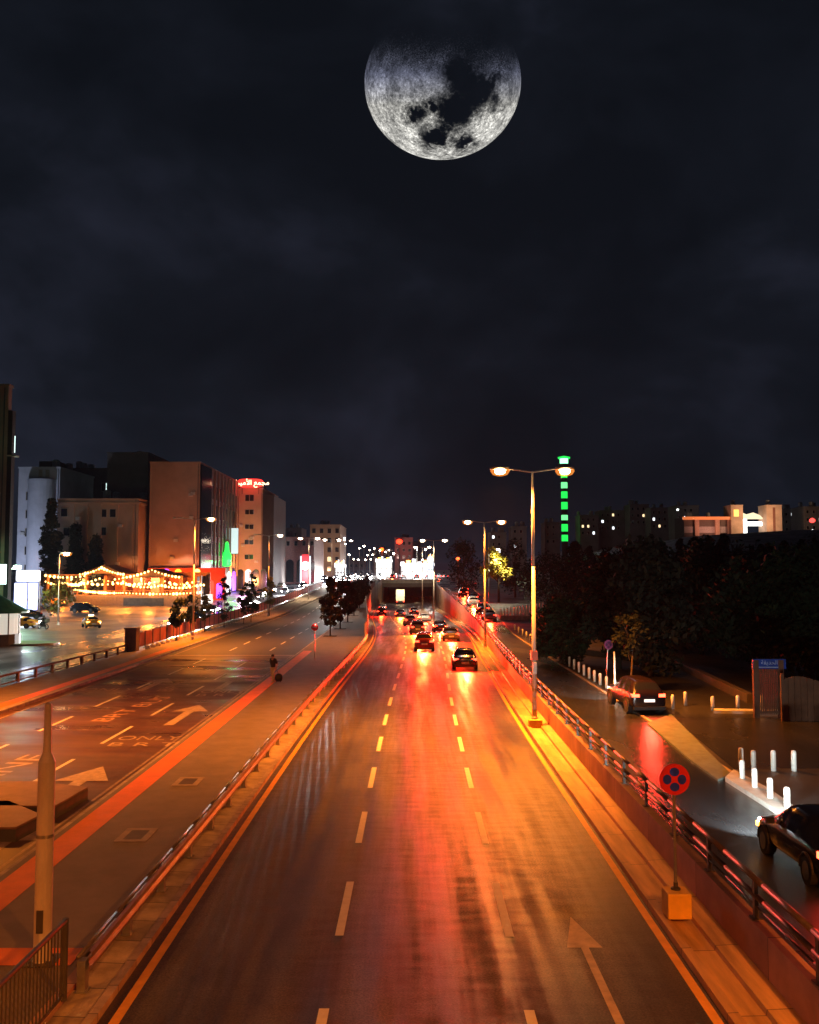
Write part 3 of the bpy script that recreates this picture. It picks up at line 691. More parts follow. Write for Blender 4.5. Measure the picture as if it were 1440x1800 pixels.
# oncoming traffic on the service road and left carriageway, headlights to the camera
on = [(-28.5, 112), (-29.5, 128), (-31.5, 146), (-28.5, 163), (-30.5, 184), (-28, 205), (-27, 232), (-24, 262), (-21, 290), (-18, 268), (-25, 310), (-22, 335), (-17, 318), (-20, 365), (-15, 350), (-24, 390), (-18, 410), (-13, 395), (-20, 450), (-14, 440), (-24, 300), (-26.5, 285), (-30, 330)]
lbs = ['oncoming car with white headlights beside the masonry pier', 'oncoming car with white headlights on the service road before the arched tower', 'oncoming car with white headlights level with the street trees', 'oncoming car with headlights on by the parked cars', 'oncoming car with headlights on near the pylon sign']
for i, (x, d) in enumerate(on):
    lb = lbs[i] if i < 5 else 'oncoming car in the blaze of white headlights at the crest of the avenue'
    o = dup(protoS if i % 3 else protoV, (x, d, zs(d)+.004), R(180+rc.uniform(-8, 8)), lb, 'oncoming cars with headlights', mats={'body': rc.choice([WHITE, GREY, BLACK, SILV]), 'head_light': E_HEAD, 'tail_light': TAILOFF})
    if d < 420: lamp(o, (0, 2.7, .8), 45000 if d < 250 else 50000, (1, .97, .94), 'SPOT', .3, 95, .9, (R(62), 0, R(-14)), name='head_glow')
# box truck in the mouth of the underpass
t = thing('box_truck', 'white box truck driving into the underpass', 'truck', (cc(272)+.2, 272, zh(272)))
MB().box(-1.25, -4, 1.0, 1.25, 1.9, 4.3).build('cargo_box', mat('truck_white', (.8, .72, .55), rough=.5), t, bevel=.05)
MB().box(-1.15, 2.1, .5, 1.15, 4.0, 2.9).build('cab', WHITE, t, bevel=.15)
MB().box(-1.1, -3.9, .55, 1.1, 2.0, .9).build('chassis', BLKP, t)
for y in (-2.6, 2.9):
    for s in (-1, 1): MB().tube((s*.85, y, .5), (s*1.15, y, .5), .5, n=18).build('wheel', TYRE, t)
for s in (-1, 1): MB().box(s*1.0-.15, -4.03, .7, s*1.0+.15, -3.98, .95).build('tail_light', E_TAIL, t)
lamp(t, (0, -9, 4.5), 2500, (1, .85, .55), 'SPOT', .3, 120, .9, (R(70), 0, 0))

# vehicles on the square, left
def vehicle(kind, px_, py_, rz, col, label, z=None, tail=TAILOFF, head=HEADOFF, nm='parked_car'):
    d = 0; p = px(px_, py_, 0.0)
    for _ in range(5): p = px(px_, py_, zs(p.y))
    o = dup(protoS if kind == 'S' else protoV, (p.x, p.y, zs(p.y)), rz, label, 'cars on the square', mats={'body': col, 'tail_light': tail, 'head_light': head}); o.name = nm
    return o
tx = vehicle('S', 160, 1103, R(28), TAXI, 'yellow taxi with lit tail lamps crossing the square', tail=E_AMB, nm='taxi_car')
MB().box(-.3, -.12, 1.46, .3, .12, 1.62).build('roof_sign', emit('taxi_sign', (1, .8, .5), 4), tx)
vehicle('S', 45, 1088, R(118), BLACK, 'black sedan on the square behind the motorcycle')
vehicle('V', 150, 1077, R(-100), BLACK, 'black utility car parked before the restaurant wall')
vehicle('S', 34, 1063, R(100), SILV, 'silver sedan under the white lit billboard')
vehicle('S', 92, 1063, R(98), TAXI, 'yellow car passing in front of the restaurant corner', tail=E_AMB)
vehicle('V', 66, 1068, R(95), WHITE, 'white utility car between the silver sedan and the yellow car')
vehicle('S', 35, 1100+4, R(80), TAXI, 'yellow car half hidden behind the green roofed kiosk')
for x_, d_, k_, c_, lb_ in ((503, 212, 'S', SILV, 'silver car parked at the foot of the pylon sign'), (519, 232, 'S', WHITE, 'white car parked just past the pylon sign'), (488, 196, 'V', GREY, 'grey car parked before the arched shopfronts'), (560, 262, 'S', BLACK, 'black car waiting near the white light column')):
    o = dup(protoS if k_ == 'S' else protoV, ((x_-720)*d_/F-3.5, d_, zs(d_)+.004), R(176), lb_, 'cars parked by the arched building', mats={'body': c_, 'tail_light': TAILOFF}); o.name = 'parked_car'

# motorcycle with rider
p = px(76, 1106)
t = thing('motorcycle', 'delivery motorcycle with a pale fairing crossing the square', 'motorcycle', (p.x, p.y, 0), R(62))
for y in (-.62, .66):
    mb = MB(); mb.smooth = True
    for k in range(16):
        a, b = 2*math.pi*k/16, 2*math.pi*(k+1)/16
        mb.tube((0, y+.27*math.cos(a), .33+.27*math.sin(a)), (0, y+.27*math.cos(b), .33+.27*math.sin(b)), .055, n=8)
    mb.build('wheel', TYRE, t)
MB().path([(0, -.62, .33), (0, -.1, .45), (0, .35, .55), (0, .5, .95), (0, .66, .33)], .04).build('frame', DSTEEL, t)
MB().box(-.13, -.25, .3, .13, .3, .68).build('engine', GREY, t, bevel=.04); MB().box(-.15, -.65, .72, .15, .2, .84).build('seat', BLKP, t, bevel=.03)
MB().tube((-.36, .42, 1.02), (.36, .42, 1.02), .02).build('handlebar', DSTEEL, t); MB().cbox((0, .2, .85), (.24, .42, .2)).build('fuel_tank', WHITE, t)
MB().cbox((0, -.68, 1.05), (.42, .42, .42)).build('delivery_box', WHITE, t)
MB().lathe([(.02, 0), (.10, .03), (.11, .1), (.05, .15)], (0, .58, .86), 12).build('head_light', E_HEAD, t)

# ---------------------------------------------------------------- people
def skin_body(name, joints, edges, mt, parent, root=0, sub=2):
    me = bpy.data.meshes.new(name); me.from_pydata([j[0] for j in joints], edges, [])
    o = bpy.data.objects.new(name, me); COL.objects.link(o)
    sk = o.modifiers.new('skin', 'SKIN'); sk.use_smooth_shade = True
    for i, (j, r) in enumerate(joints):
        v = me.skin_vertices[0].data[i]; v.radius = (r, r) if not isinstance(r, tuple) else r; v.use_root = (i == root)
    s = o.modifiers.new('sub', 'SUBSURF'); s.levels = s.render_levels = sub
    bpy.context.view_layer.update()
    m = bpy.data.meshes.new_from_object(o.evaluated_get(bpy.context.evaluated_depsgraph_get())); bpy.data.objects.remove(o)
    for p_ in m.polygons: p_.use_smooth = True
    m.materials.clear(); m.materials.append(mt)
    o = bpy.data.objects.new(name, m); COL.objects.link(o); o.parent = parent
    return o
SKIN = mat('skin', (.35, .20, .14), rough=.6, var=.05); TOP = mat('dark_shirt', (.018, .014, .018), rough=.85); TROU = mat('pale_trousers', (.45, .43, .40), rough=.8); HAIR = mat('dark_hair', (.012, .01, .009), rough=.7); SHOE = mat('pale_shoes', (.5, .4, .35), rough=.7)
def person(label, loc, rz, pose, cat='person', group=None, sc=1.0):
    t = thing('person', label, cat, loc, rz, group); t.scale = (sc,)*3
    J, Ed, hand = pose['j'], pose['e'], pose['hands']
    skin_body('body', J, Ed, SKIN, t)
    # clothing follows the limbs, a little outside the skin
    def cloth(nm, idx, ed, mt, grow):
        mp_ = {k: i for i, k in enumerate(idx)}
        jj = [(J[k][0], (J[k][1]+grow) if not isinstance(J[k][1], tuple) else tuple(a+grow for a in J[k][1])) for k in idx]
        skin_body(nm, jj, [(mp_[a], mp_[b]) for a, b in ed], mt, t)
    cloth('trousers', pose['tro'], pose['troe'], pose.get('tm', TROU), .012)
    cloth('shirt', pose['shi'], pose['shie'], TOP, .034)
    hx, hy, hz = J[pose['head']][0]
    mb = MB(); mb.smooth = True; mb.lathe([(.05, -.02), (.096, .03), (.104, .08), (.085, .135), (.04, .165)], (hx, hy-.012, hz), 14); mb.build('hair', HAIR, t)
    mb = MB(); mb.smooth = True; mb.cbox((hx, hy+.098, hz-.005), (.03, .035, .045)); mb.cbox((hx-.035, hy+.085, hz+.02), (.022, .012, .012)); mb.cbox((hx+.035, hy+.085, hz+.02), (.022, .012, .012)); mb.cbox((hx, hy+.085, hz-.055), (.05, .012, .012)); mb.build('face', SKIN, t)
    for fy in pose['feet']: MB().box(fy[0]-.045, fy[1]-.08, 0, fy[0]+.045, fy[1]+.17, .075).build('shoe', SHOE, t, bevel=.02)
    for (hp, dr) in hand:
        hp, dr = Vector(hp), Vector(dr).normalized()
        u = dr.cross(Vector((0, 1, .1))).normalized(); w = dr.cross(u)
        js, es = [(tuple(hp), .026), (tuple(hp+dr*.06), .030)], [(0, 1)]
        for k, (o_, l) in enumerate(((-.03, .055), (-.01, .065), (.011, .060), (.03, .045))):
            b0 = len(js); a = hp+dr*.085+w*o_; js += [(tuple(a), .010), (tuple(a+dr*l*.5+u*.012), .009), (tuple(a+dr*l*.75+u*.035), .008)]; es += [(1, b0), (b0, b0+1), (b0+1, b0+2)]
        b0 = len(js); a = hp+dr*.03-w*.035; js += [(tuple(a), .011), (tuple(a+dr*.04-w*.02+u*.015), .009)]; es += [(0, b0), (b0, b0+1)]
        skin_body('hand', js, es, SKIN, t, sub=1)
    return t
# 0 pelvis 1 spine 2 chest 3 neck 4 head 5 headtop, legs, arms
walk = dict(j=[((0,0,.92),(.15,.10)),((0,.01,1.12),(.125,.09)),((0,.02,1.36),(.155,.10)),((0,.03,1.48),.055),((0,.05,1.58),.082),((0,.05,1.66),.085),
    ((-.09,.0,.86),.088),((-.10,.14,.48),.060),((-.10,.10,.10),.040),((-.10,.16,.05),.038),
    ((.09,0,.86),.088),((.10,.02,.47),.060),((.10,-.24,.14),.040),((.10,-.20,.07),.038),
    ((-.19,.01,1.42),.055),((-.24,-.10,1.14),.042),((-.24,-.02,.90),.030),
    ((.19,.01,1.42),.055),((.25,-.10,1.14),.042),((.30,-.22,.92),.030)],
    e=[(0,1),(1,2),(2,3),(3,4),(4,5),(0,6),(6,7),(7,8),(8,9),(0,10),(10,11),(11,12),(12,13),(2,14),(14,15),(15,16),(2,17),(17,18),(18,19)],
    hands=[((-.24,-.015,.88),(0,.1,-1)),((.30,-.225,.90),(.05,-.3,-1))], head=4, feet=[(-.10,.10),(.10,-.22)],
    tro=[0,6,7,8,10,11,12], troe=[(0,6),(6,7),(7,8),(0,10),(10,11),(11,12)], shi=[1,0,2,14,15,17,18], shie=[(0,1),(1,2),(2,14),(14,15),(2,17),(17,18)])
walk['j'][0] = ((0,0,.92),(.14,.10))
p = px(480, 1199, .17)
person('person in a dark top and pale trousers stepping onto the orange strip with a bag', (p.x, p.y, .168), R(150), walk)
sp = p+Vector((.36, -.02, 0))
t = thing('travel_bag', 'round black travel bag pulled beside the walking person', 'bag', (sp.x, sp.y, .17))
mb = MB(); mb.smooth = True
mb.lathe([(.10, .05), (.21, .10), (.25, .25), (.22, .42), (.12, .52), (.03, .54)], n=16); mb.build('bag_body', mat('bag_black', (.012, .012, .016), rough=.6), t)
MB().path([(-.03, 0, .53), (-.12, .03, .72), (-.03, .0, .53)], .012, 6).build('strap', BLKP, t)
for s in (-1, 1): MB().tube((s*.12-.02, 0, .04), (s*.12+.02, 0, .04), .04, n=10).build('wheel', TYRE, t)
# rider
sit = dict(j=[((0,0,.0),(.14,.11)),((0,.04,.2),(.12,.09)),((0,.08,.44),(.15,.10)),((0,.10,.55),.055),((0,.12,.65),.095),((0,.12,.74),.10),
    ((-.10,.05,-.02),.085),((-.20,.42,-.08),.06),((-.18,.30,-.46),.042),((-.18,.38,-.52),.038),
    ((.10,.05,-.02),.085),((.20,.42,-.08),.06),((.18,.30,-.46),.042),((.18,.38,-.52),.038),
    ((-.19,.08,.48),.055),((-.27,.25,.25),.042),((-.30,.56,.17),.03),((.19,.08,.48),.055),((.27,.25,.25),.042),((.30,.56,.17),.03)],
    e=walk['e'], hands=[((-.30,.57,.16),(0,1,-.3)),((.30,.57,.16),(0,1,-.3))], head=4, feet=[(-.18,.36),(.18,.36)], tro=walk['tro'], troe=walk['troe'], shi=walk['shi'], shie=walk['shie'], tm=TOP)
sit['feet'] = []
p = px(76, 1106); Mr = Matrix.Rotation(R(62), 4, 'Z') @ Vector((0, -.22, 0))
person('person in dark clothes riding the delivery motorcycle', (p.x+Mr.x, p.y+Mr.y, .88), R(62), sit)

# ---------------------------------------------------------------- signs and bollards
RED = mat('sign_red', (.80, .02, .03), rough=.4, var=.04); BLU = mat('sign_blue', (.01, .05, .95), rough=.4, var=.04)
def disc_sign(label, p, h, r, rz=0, tilt=0, cross=True, base=True, name='road_sign', red=RED, blue=BLU):
    t = thing(name, label, 'road sign', p, rz); t.rotation_euler = (0, tilt, rz)
    MB().tube((0, .05, 0), (0, .05, h+.1), .032, n=10).build('pole', GALV, t)
    Mx = Matrix.Translation((0, 0, h)) @ Matrix.Rotation(R(90), 4, 'X')
    d = MB(); d.prism([(r*math.cos(2*math.pi*i/40), r*math.sin(2*math.pi*i/40)) for i in range(40)], -.012, .012, Mx); plate = d.build('disc', red, t)
    if cross:
        q = MB()
        for k in range(4):
            c = math.pi/2*k; pts = []
            # rounded quarter between the arms of the cross
            for i in range(28):
                a = 2*math.pi*i/28; pts.append((r*.48*math.cos(c)+r*.28*(math.cos(a)*abs(math.cos(c))+1.12*math.cos(a)*abs(math.sin(c))), r*.48*math.sin(c)+r*.28*(math.sin(a)*abs(math.sin(c))+1.12*math.sin(a)*abs(math.cos(c)))))
            q.prism(pts, .012, .017, Mx)
        q.build('symbol', blue, plate)
    if base:
        MB().prism([(-.24, -.24), (.24, -.24), (.24, .24), (-.24, .24)], 0, .50).build('base_block', mat('yellow_block', (.85, .50, .06), rough=.6, var=.15, scale=3), t, bevel=.02)
        MB().lathe([(.10, .50), (.10, .53), (.045, .56), (.045, .64)], (0, .05, 0), 14).build('collar', DSTEEL, t)
    return t
p = px(1190, 1608, .2)
disc_sign('round red sign with four blue lobes on a pole set in a yellow block', (p.x, p.y, .19), 2.72, .315)
p = px(1067, 1192, .53)
disc_sign('faded violet round sign on a leaning thin pole among the trees', (p.x, p.y, .53), 2.05, .30, R(20), R(4), cross=True, base=False, red=mat('sign_faded', (.30, .10, .34), rough=.5), blue=mat('sign_faded_dark', (.10, .05, .20), rough=.5))
p = px(553, 1160, .16)
t = disc_sign('small red round sign on a thin post at the end of the orange strip', (p.x, p.y, .16), 2.55, .28, cross=False, base=False)
MB().cbox((.0, -.02, 2.55), (.36, .01, .10)).build('bar', PWHT, t); MB().cbox((.06, -.05, 2.75), (.10, .06, .10)).build('warning_light', emit('red_beacon', (1, .15, .1), 10), t)
# bollards
WBOL = mat('bollard_white', (.78, .80, .78), rough=.5, var=.08, scale=4)
bp = [(1305, 1374), (1303, 1350), (1325, 1355), (1360, 1355), (1396, 1355), (1327, 1390), (1354, 1409), (1384, 1427), (1183, 1246), (1205, 1240), (1253, 1249), (1297, 1247), (1340, 1247), (1093, 1218)]
names = ['tallest white bollard at the corner of the kerb near the black sedan', 'white bollard directly behind the corner bollard', 'first white bollard of the back row from the corner', 'middle white bollard of the back row', 'last white bollard of the back row', 'second white bollard of the headlit kerb row', 'third white bollard of the headlit kerb row', 'white bollard partly behind the black sedan',
    'white bollard just past the braking hatchback', 'white bollard set back behind the braking hatchback', 'first white bollard of the curved kerb', 'middle white bollard of the curved kerb', 'white bollard next to the slatted gate', 'white bollard in front of the braking hatchback']
bproto = MB(); bproto.smooth = True; bproto.lathe([(.085, 0), (.085, .60), (.07, .66), (.02, .68)], n=16)
bproto = bproto.build('bollard', WBOL); first = True
def bollard(p, lb, s=1.0):
    global first
    o = bproto if first else bproto.copy()
    if not first: COL.objects.link(o)
    first = False; o.location = p; o.scale = (s,)*3
    tag(o, lb, 'bollard', 'white bollards'); return o
for (x, y), lb in zip(bp, names): bollard(px(x, y, .53), lb, 1.0)
ORD = 'first second third fourth fifth sixth seventh eighth ninth tenth eleventh twelfth thirteenth fourteenth fifteenth sixteenth seventeenth eighteenth nineteenth twentieth twenty-first twenty-second'.split()
for i in range(22):
    f = i/21; x, y = 1081+(905-1081)*f**.82, 1217+(1108-1217)*f**.9
    q = px(x, y, .53); bollard(q, '%s short white bollard of the roadside row, counted from the slim tall post' % ORD[i], 1.0)
q = px(1081, 1218, .53); t = tag(MB().lathe([(.05, 0), (.045, 2.2), (.02, 2.24)], (0, 0, 0), 12).build('white_post', WBOL, None, q), 'slim tall white post at the end of the bollard row', 'post')
# kerb island in the headlights
A = [px(x, y, .53) for x, y in ((1275, 1372), (1290, 1358), (1352, 1392), (1430, 1447), (1415, 1462))]
mb = MB(); mb.prism([(a.x, a.y) for a in A], .5, .64); mb.build('kerb_island', mat('pale_kerb', (.55, .57, .54), rough=.6, var=.2, scale=2))['kind'] = 'structure'
A = [px(x, y, .53) for x, y in ((1138, 1272), (1180, 1256), (1285, 1362), (1262, 1372), (1215, 1338))]
mb = MB(); mb.prism([(a.x, a.y) for a in A], .5, .565); mb.build('crossing_ramp', mat('ramp_paving', (.11, .15, .145), rough=.7, var=.25, scale=2.5, bump=.4))['kind'] = 'structure'
A = [px(x, y, .53) for x, y in ((1255, 1250), (1380, 1252), (1380, 1256), (1255, 1254))]
mb = MB(); mb.prism([(a.x, a.y) for a in A], .5, .66); mb.build('gate_kerb', MC['pale_kerb'])['kind'] = 'structure'
# low side road slab, darker asphalt of the turning
A = [px(x, y, .53) for x, y in ((1182, 1262), (1700, 1262), (1900, 1345), (1290, 1352))]
mb = MB(); mb.face([(a.x, a.y, .536) for a in A]); mb.build('side_road', ASPH2)['kind'] = 'structure'
# slatted gate, board fence and blue sign, right
p0, p1 = px(1330, 1262, .53), px(1374, 1262, .53)
t = thing('slatted_gate', 'tall brown gate of upright slats below the blue name board', 'gate', p0)
w = p1.x-p0.x; BRN = mat('rust_slat', (.12, .05, .025), rough=.7, var=.3, scale=3)
mb = MB()
for i in range(11): mb.box(.12+i*(w-.2)/11, -.02, .15, .12+i*(w-.2)/11+.06, .02, 2.45)
mb.build('slats', BRN, t); MB().box(-.12, -.1, 0, .12, .1, 2.6).build('post', BRN, t); MB().box(w-.12, -.1, 0, w+.12, .1, 2.6).build('post', BRN, t)
MB().box(0, -.03, 2.3, w, .03, 2.4).box(0, -.03, .2, w, .03, .3).build('crossbar', BRN, t)
p = pd(1356, 1168, p0.y-.3)
t = thing('name_board', 'small blue board with white script above the slatted gate', 'sign', (p.x, p.y+.25, .53))
hh = p.z-.53
MB().box(-.75, -.03, hh-.22, .75, .03, hh+.22).build('board', mat('board_blue', (.015, .05, .32), rough=.4), t)
for s in (-.6, .6): MB().tube((s, .06, 0), (s, .06, hh+.1), .03).build('post', GALV, t)
Mt = Matrix.Translation((0, -.036, hh)) @ Matrix.Rotation(R(90), 4, 'X')
text_mesh('lettering', '\ufe94\ufed8\ufef3\ufeaa\ufea4\ufedf\ufe8d', .26, mat('board_white', (.5, .55, .75), rough=.5), t, Mt @ Matrix.Translation((0, .06, 0)), .002)
MB().box(-.6, -.036, hh-.16, .6, -.031, hh-.13).build('underline', MC['board_white'], t)
p0 = px(1376, 1268, .53)
t = thing('board_fence', 'brown upright board fence continuing from the slatted gate', 'fence', p0)
mb = MB()
for i in range(60): mb.box(i*.14, -.02+.02*(i % 2), 0, i*.14+.13, .02+.02*(i % 2), 1.85+.12*math.sin(i*.35))
mb.build('boards', BRN, t)
for i in range(4): MB().box(i*2.6-.06, -.08, 0, i*2.6+.06, .04, 2.1).build('post', BRN, t)
# long low wall at the edge of the park
mb = MB(); A = [px(x, y, .53) for x, y in ((1020, 1150), (1190, 1172), (1320, 1236))]
t = thing('park_wall', 'low dark stone wall edging the park trees', 'wall', (A[0].x, A[0].y, .53))
for a, b in zip(A, A[1:]):
    dv = (b-a); n = Vector((-dv.y, dv.x, 0)).normalized()*.18
    mb.prism([(a.x-A[0].x-n.x, a.y-A[0].y-n.y), (b.x-A[0].x-n.x, b.y-A[0].y-n.y), (b.x-A[0].x+n.x, b.y-A[0].y+n.y), (a.x-A[0].x+n.x, a.y-A[0].y+n.y)], 0, .45)
mb.build('wall', mat('park_stone', (.09, .075, .065), rough=.85, scale=2, bump=.4), t)
# railing of the pavement by the lit tree, bright
t = thing('white_railing', 'white picket railing catching the lamp light beside the lit tree', 'railing', pd(880, 1062, 118))
t.location.z = zf(118)+.03
mb = MB()
for i in range(14): MB().box(i*.42, -.04, 0, i*.42+.12, .04, 1.5+.06*i).build('picket', mat('picket_white', (.75, .66, .56), rough=.6), t)
MB().box(-.05, -.06, 0, 6.0, .06, .6).build('plinth', MC['picket_white'], t)

# ---------------------------------------------------------------- trees
LEAF = mat('leaf_dark', (.007, .014, .006), rough=.75, var=.45, scale=.8); LEAFM = mat('leaf_mid', (.012, .026, .008), rough=.7, var=.4, scale=.8); LEAFLIT = mat('leaf_lit_pale', (.22, .19, .03), rough=.7, var=.35, scale=1.2); BARK = mat('bark', (.07, .05, .035), rough=.9, bump=.5, bscale=12)  # the paler yellowish leaf colour has lamplight mixed into it
def crown_mesh(name, n, shape, h0, h1, w, leaf=.22, seed=1, clumps=26):
    rr = random.Random(seed); mb = MB(); cl = []
    for i in range(clumps):
        f = rr.random(); z = h0+(h1-h0)*f
        if shape == 'cone': rad = w*(1-f*.85)*(.35+.65*min(1, f*6))
        elif shape == 'column': rad = w*min(1, 2.2*(1-f)+.12)*min(1, .3+f*4)
        else: rad = w*math.sqrt(max(.05, 1-(2*f-.9)**2))
        a = rr.uniform(0, 6.283); r_ = rad*math.sqrt(rr.random())*.8
        cl.append((r_*math.cos(a), r_*math.sin(a), z, rr.uniform(.35, .75)*w*(.55 if shape != 'round' else .6)))
    for i in range(n):
        c = rr.choice(cl); d = Vector((rr.gauss(0, 1), rr.gauss(0, 1), rr.gauss(0, .8))).normalized()*c[3]*rr.random()**.4
        p = Vector(c[:3])+d; s = leaf*rr.uniform(.5, 1.3)
        u = Vector((rr.gauss(0, 1), rr.gauss(0, 1), rr.gauss(0, 1))).normalized(); v = u.orthogonal().normalized()
        v = (v*math.cos(a)+u.cross(v)*math.sin(a)) if False else v
        mb.face([p-u*s, p+v*s*.5, p+u*s, p-v*s*.5])
    return mb.mesh(name), cl
def make_tree(name, label, loc, H, shape, w, lm, n=2200, h0=.25, leaf=.22, seed=1, cat='tree', group=None, clumps=26, tr=.12, lean=0):
    t = thing(name, label, cat, loc, random.uniform(0, 6), group)
    me, cl = crown_mesh('crown', n, shape, H*h0, H*.97, w, leaf, seed, clumps)
    me.materials.append(lm); o = bpy.data.objects.new('crown', me); COL.objects.link(o); o.parent = t
    tk = MB(); tk.smooth = True; tk.tube((0, 0, 0), (lean*.5, 0, H*.45), tr, tr*.7, 10); tk.tube((lean*.5, 0, H*.45), (lean, 0, H*.85), tr*.7, tr*.25, 8)
    for c in cl[:9]:
        z0 = max(H*h0*.8, c[2]-H*.22); tk.tube((0, 0, z0), (c[0], c[1], c[2]), tr*.32, tr*.1, 6)
    tk.build('trunk', BARK, t)
    return t
# slim cypress and street trees on the left sidewalk
st = [(278, 1105, 92, 'small round street tree by the lamp post and masonry pier', 3.1, 'round', .95), (322, 1100, 98, 'small street tree second along the red fence', 3.3, 'round', 1.0), (362, 1100, 104, 'sparse low street tree third along the red fence', 3.0, 'round', .8), (396, 1090, 112, 'slim pointed street tree before the violet lit shops', 5.2, 'column', 1.0), (430, 1090, 120, 'slim street tree left of the tall pointed one', 4.3, 'column', .9),
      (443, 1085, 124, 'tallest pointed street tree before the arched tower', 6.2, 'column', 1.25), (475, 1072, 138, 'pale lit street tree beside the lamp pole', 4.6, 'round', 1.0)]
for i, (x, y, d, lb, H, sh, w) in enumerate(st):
    make_tree('street_tree', lb, (fx(d)+1.6 if i < 9 else 0, d, zpl(d)), H+1.2, sh, w, LEAFM if i != 6 else LEAFLIT, 1300, .35 if sh == 'round' else .18, .16, 20+i, group='street trees along the sidewalk', tr=.05)
    # keep pixel column
    o = bpy.data.objects; 
for o in list(SC.objects):
    if o.type == 'EMPTY' and o.get('group') == 'street trees along the sidewalk':
        lbl = o['label']; i = [s[3] for s in st].index(lbl); d = st[i][2]; o.location.x = max(fx(d)+.9, (st[i][0]-720)*d/F)
# median trees
for i, (x, d, H) in enumerate(((576, 98, 8.2), (599, 110, 7.6), (612, 124, 7.4), (622, 140, 7.0), (630, 158, 6.6), (637, 178, 6.2), (643, 200, 5.6))):
    xx = max(busR(d)+1.1, min((x-720)*d/F, ledL(d)-1.3))
    make_tree('median_tree', ['full dark median tree first in the row, standing in a square pit', 'dark median tree second in the row'][i] if i < 2 else 'dark median tree, %s of the overlapping row from the square pit tree' % ['third', 'fourth', 'fifth', 'sixth', 'seventh and smallest'][i-2], (xx, d, zpl(d)), H*.74, 'column', 1.35, LEAF, 2600, .22, .2, 50+i, group='median trees', tr=.08)
    MB().box(xx-.7, d-.7, zpl(d), xx+.7, d+.7, zpl(d)+.02).build('tree_pit', PARK)['kind'] = 'structure'
# cypresses and others among the left buildings
make_tree('cypress_tree', 'tall dark cypress in front of the pale rounded building', pd(88, 1040, 172), 20, 'column', 2.3, LEAF, 9000, .08, .3, 71, tr=.25, clumps=150)
make_tree('pine_tree', 'dark pointed tree against the brown building', pd(130, 1045, 172), 15, 'cone', 2.6, LEAF, 8000, .08, .3, 72, tr=.22, clumps=130)
make_tree('pine_tree', 'broad dark tree between the pointed tree and the tall wall', pd(167, 1045, 172), 13, 'cone', 2.9, LEAF, 8000, .08, .3, 73, tr=.22, clumps=130)
make_tree('palm_shrub', 'small tree lit amber by the lamp before the restaurant', pd(104, 1040, 125), 5.6, 'round', 2.2, LEAFLIT, 1500, .3, .3, 74, tr=.12)
for o in SC.objects:
    if o.type == 'EMPTY' and o.name.split('.')[0] in ('cypress_tree', 'pine_tree', 'palm_shrub'): o.location.z = zs(o.location.y)
# right: lamp lit tree
p = pd(877, 1075, 160)
make_tree('lit_tree', 'twisted tree lit bright yellow by the lamp above it', (p.x, p.y, zf(160)+.03), 10.0, 'round', 3.1, mat('leaf_lit_yellow', (.45, .36, .03), rough=.7, var=.4), 1900, .32, .34, 81, tr=.22, clumps=16)  # yellow lamplight put into this leaf colour
# park trees
pk = [(985, 66, 4.2, 2.6, 'round', LEAFM, 'low spreading shrub tree behind the roadside bollards'), (1085, 62, 7.5, 3.2, 'round', LEAF, 'dark park tree behind the violet sign'), (1140, 58, 8.2, 3.0, 'round', LEAF, 'dark park tree above the braking hatchback'), (1230, 72, 8.4, 3.5, 'round', LEAF, 'dark park tree left of the blue board'),
      (1330, 60, 7.4, 3.6, 'round', LEAFM, 'broad dim green tree over the blue board'), (1415, 55, 8.0, 3.8, 'round', LEAFM, 'broad dim green tree over the board fence'), (905, 175, 10.5, 3.5, 'round', LEAF, 'dark tree between the two closer right lamps'), (815, 190, 11, 4, 'round', LEAF, 'dark tree behind the orange ramp lamp')]
for i, (x, d, H, w, sh, lm, lb) in enumerate(pk):
    X = (x-720)*d/F; z = zf(d)+.03+hill(X, d)
    make_tree('park_tree', lb, (X, d, z), H, sh, w, lm, 5200 if d < 100 else 2600, .12, .26, 90+i, tr=.2, group='park trees', clumps=40)
# cypress silhouettes on the rise in front of the lit houses
base, clb = crown_mesh('crown', 2600, 'column', 1.2, 15, 1.9, .42, 140, 30); base.materials.append(LEAF)
for i, x in enumerate((1010, 1036, 1062, 1100, 1128, 1160, 1196, 1222, 1245, 1272, 1296, 1322, 1338, 1352, 1378, 1408, 1432)):
    d = 150+(i*37) % 60; X = (x-720)*d/F; z = zf(d)+hill(X, d)
    top = 934+(i*53) % 28 if x > 1180 else 948+(i*31) % 22
    Ht = HC+(1002-top)*d/F-z
    t = thing('park_cypress', 'dark pointed treetop in the silhouette below the hillside houses', 'tree', (X, d, z), i*1.3, 'dark trees below the hillside houses')
    o = bpy.data.objects.new('crown', base); COL.objects.link(o); o.parent = t; s = Ht/15; o.scale = (s*random.uniform(1, 1.6), s*1.2, s)
    MB().tube((0, 0, 0), (0, 0, Ht*.8), .25, .08, 8).build('trunk', BARK, t)
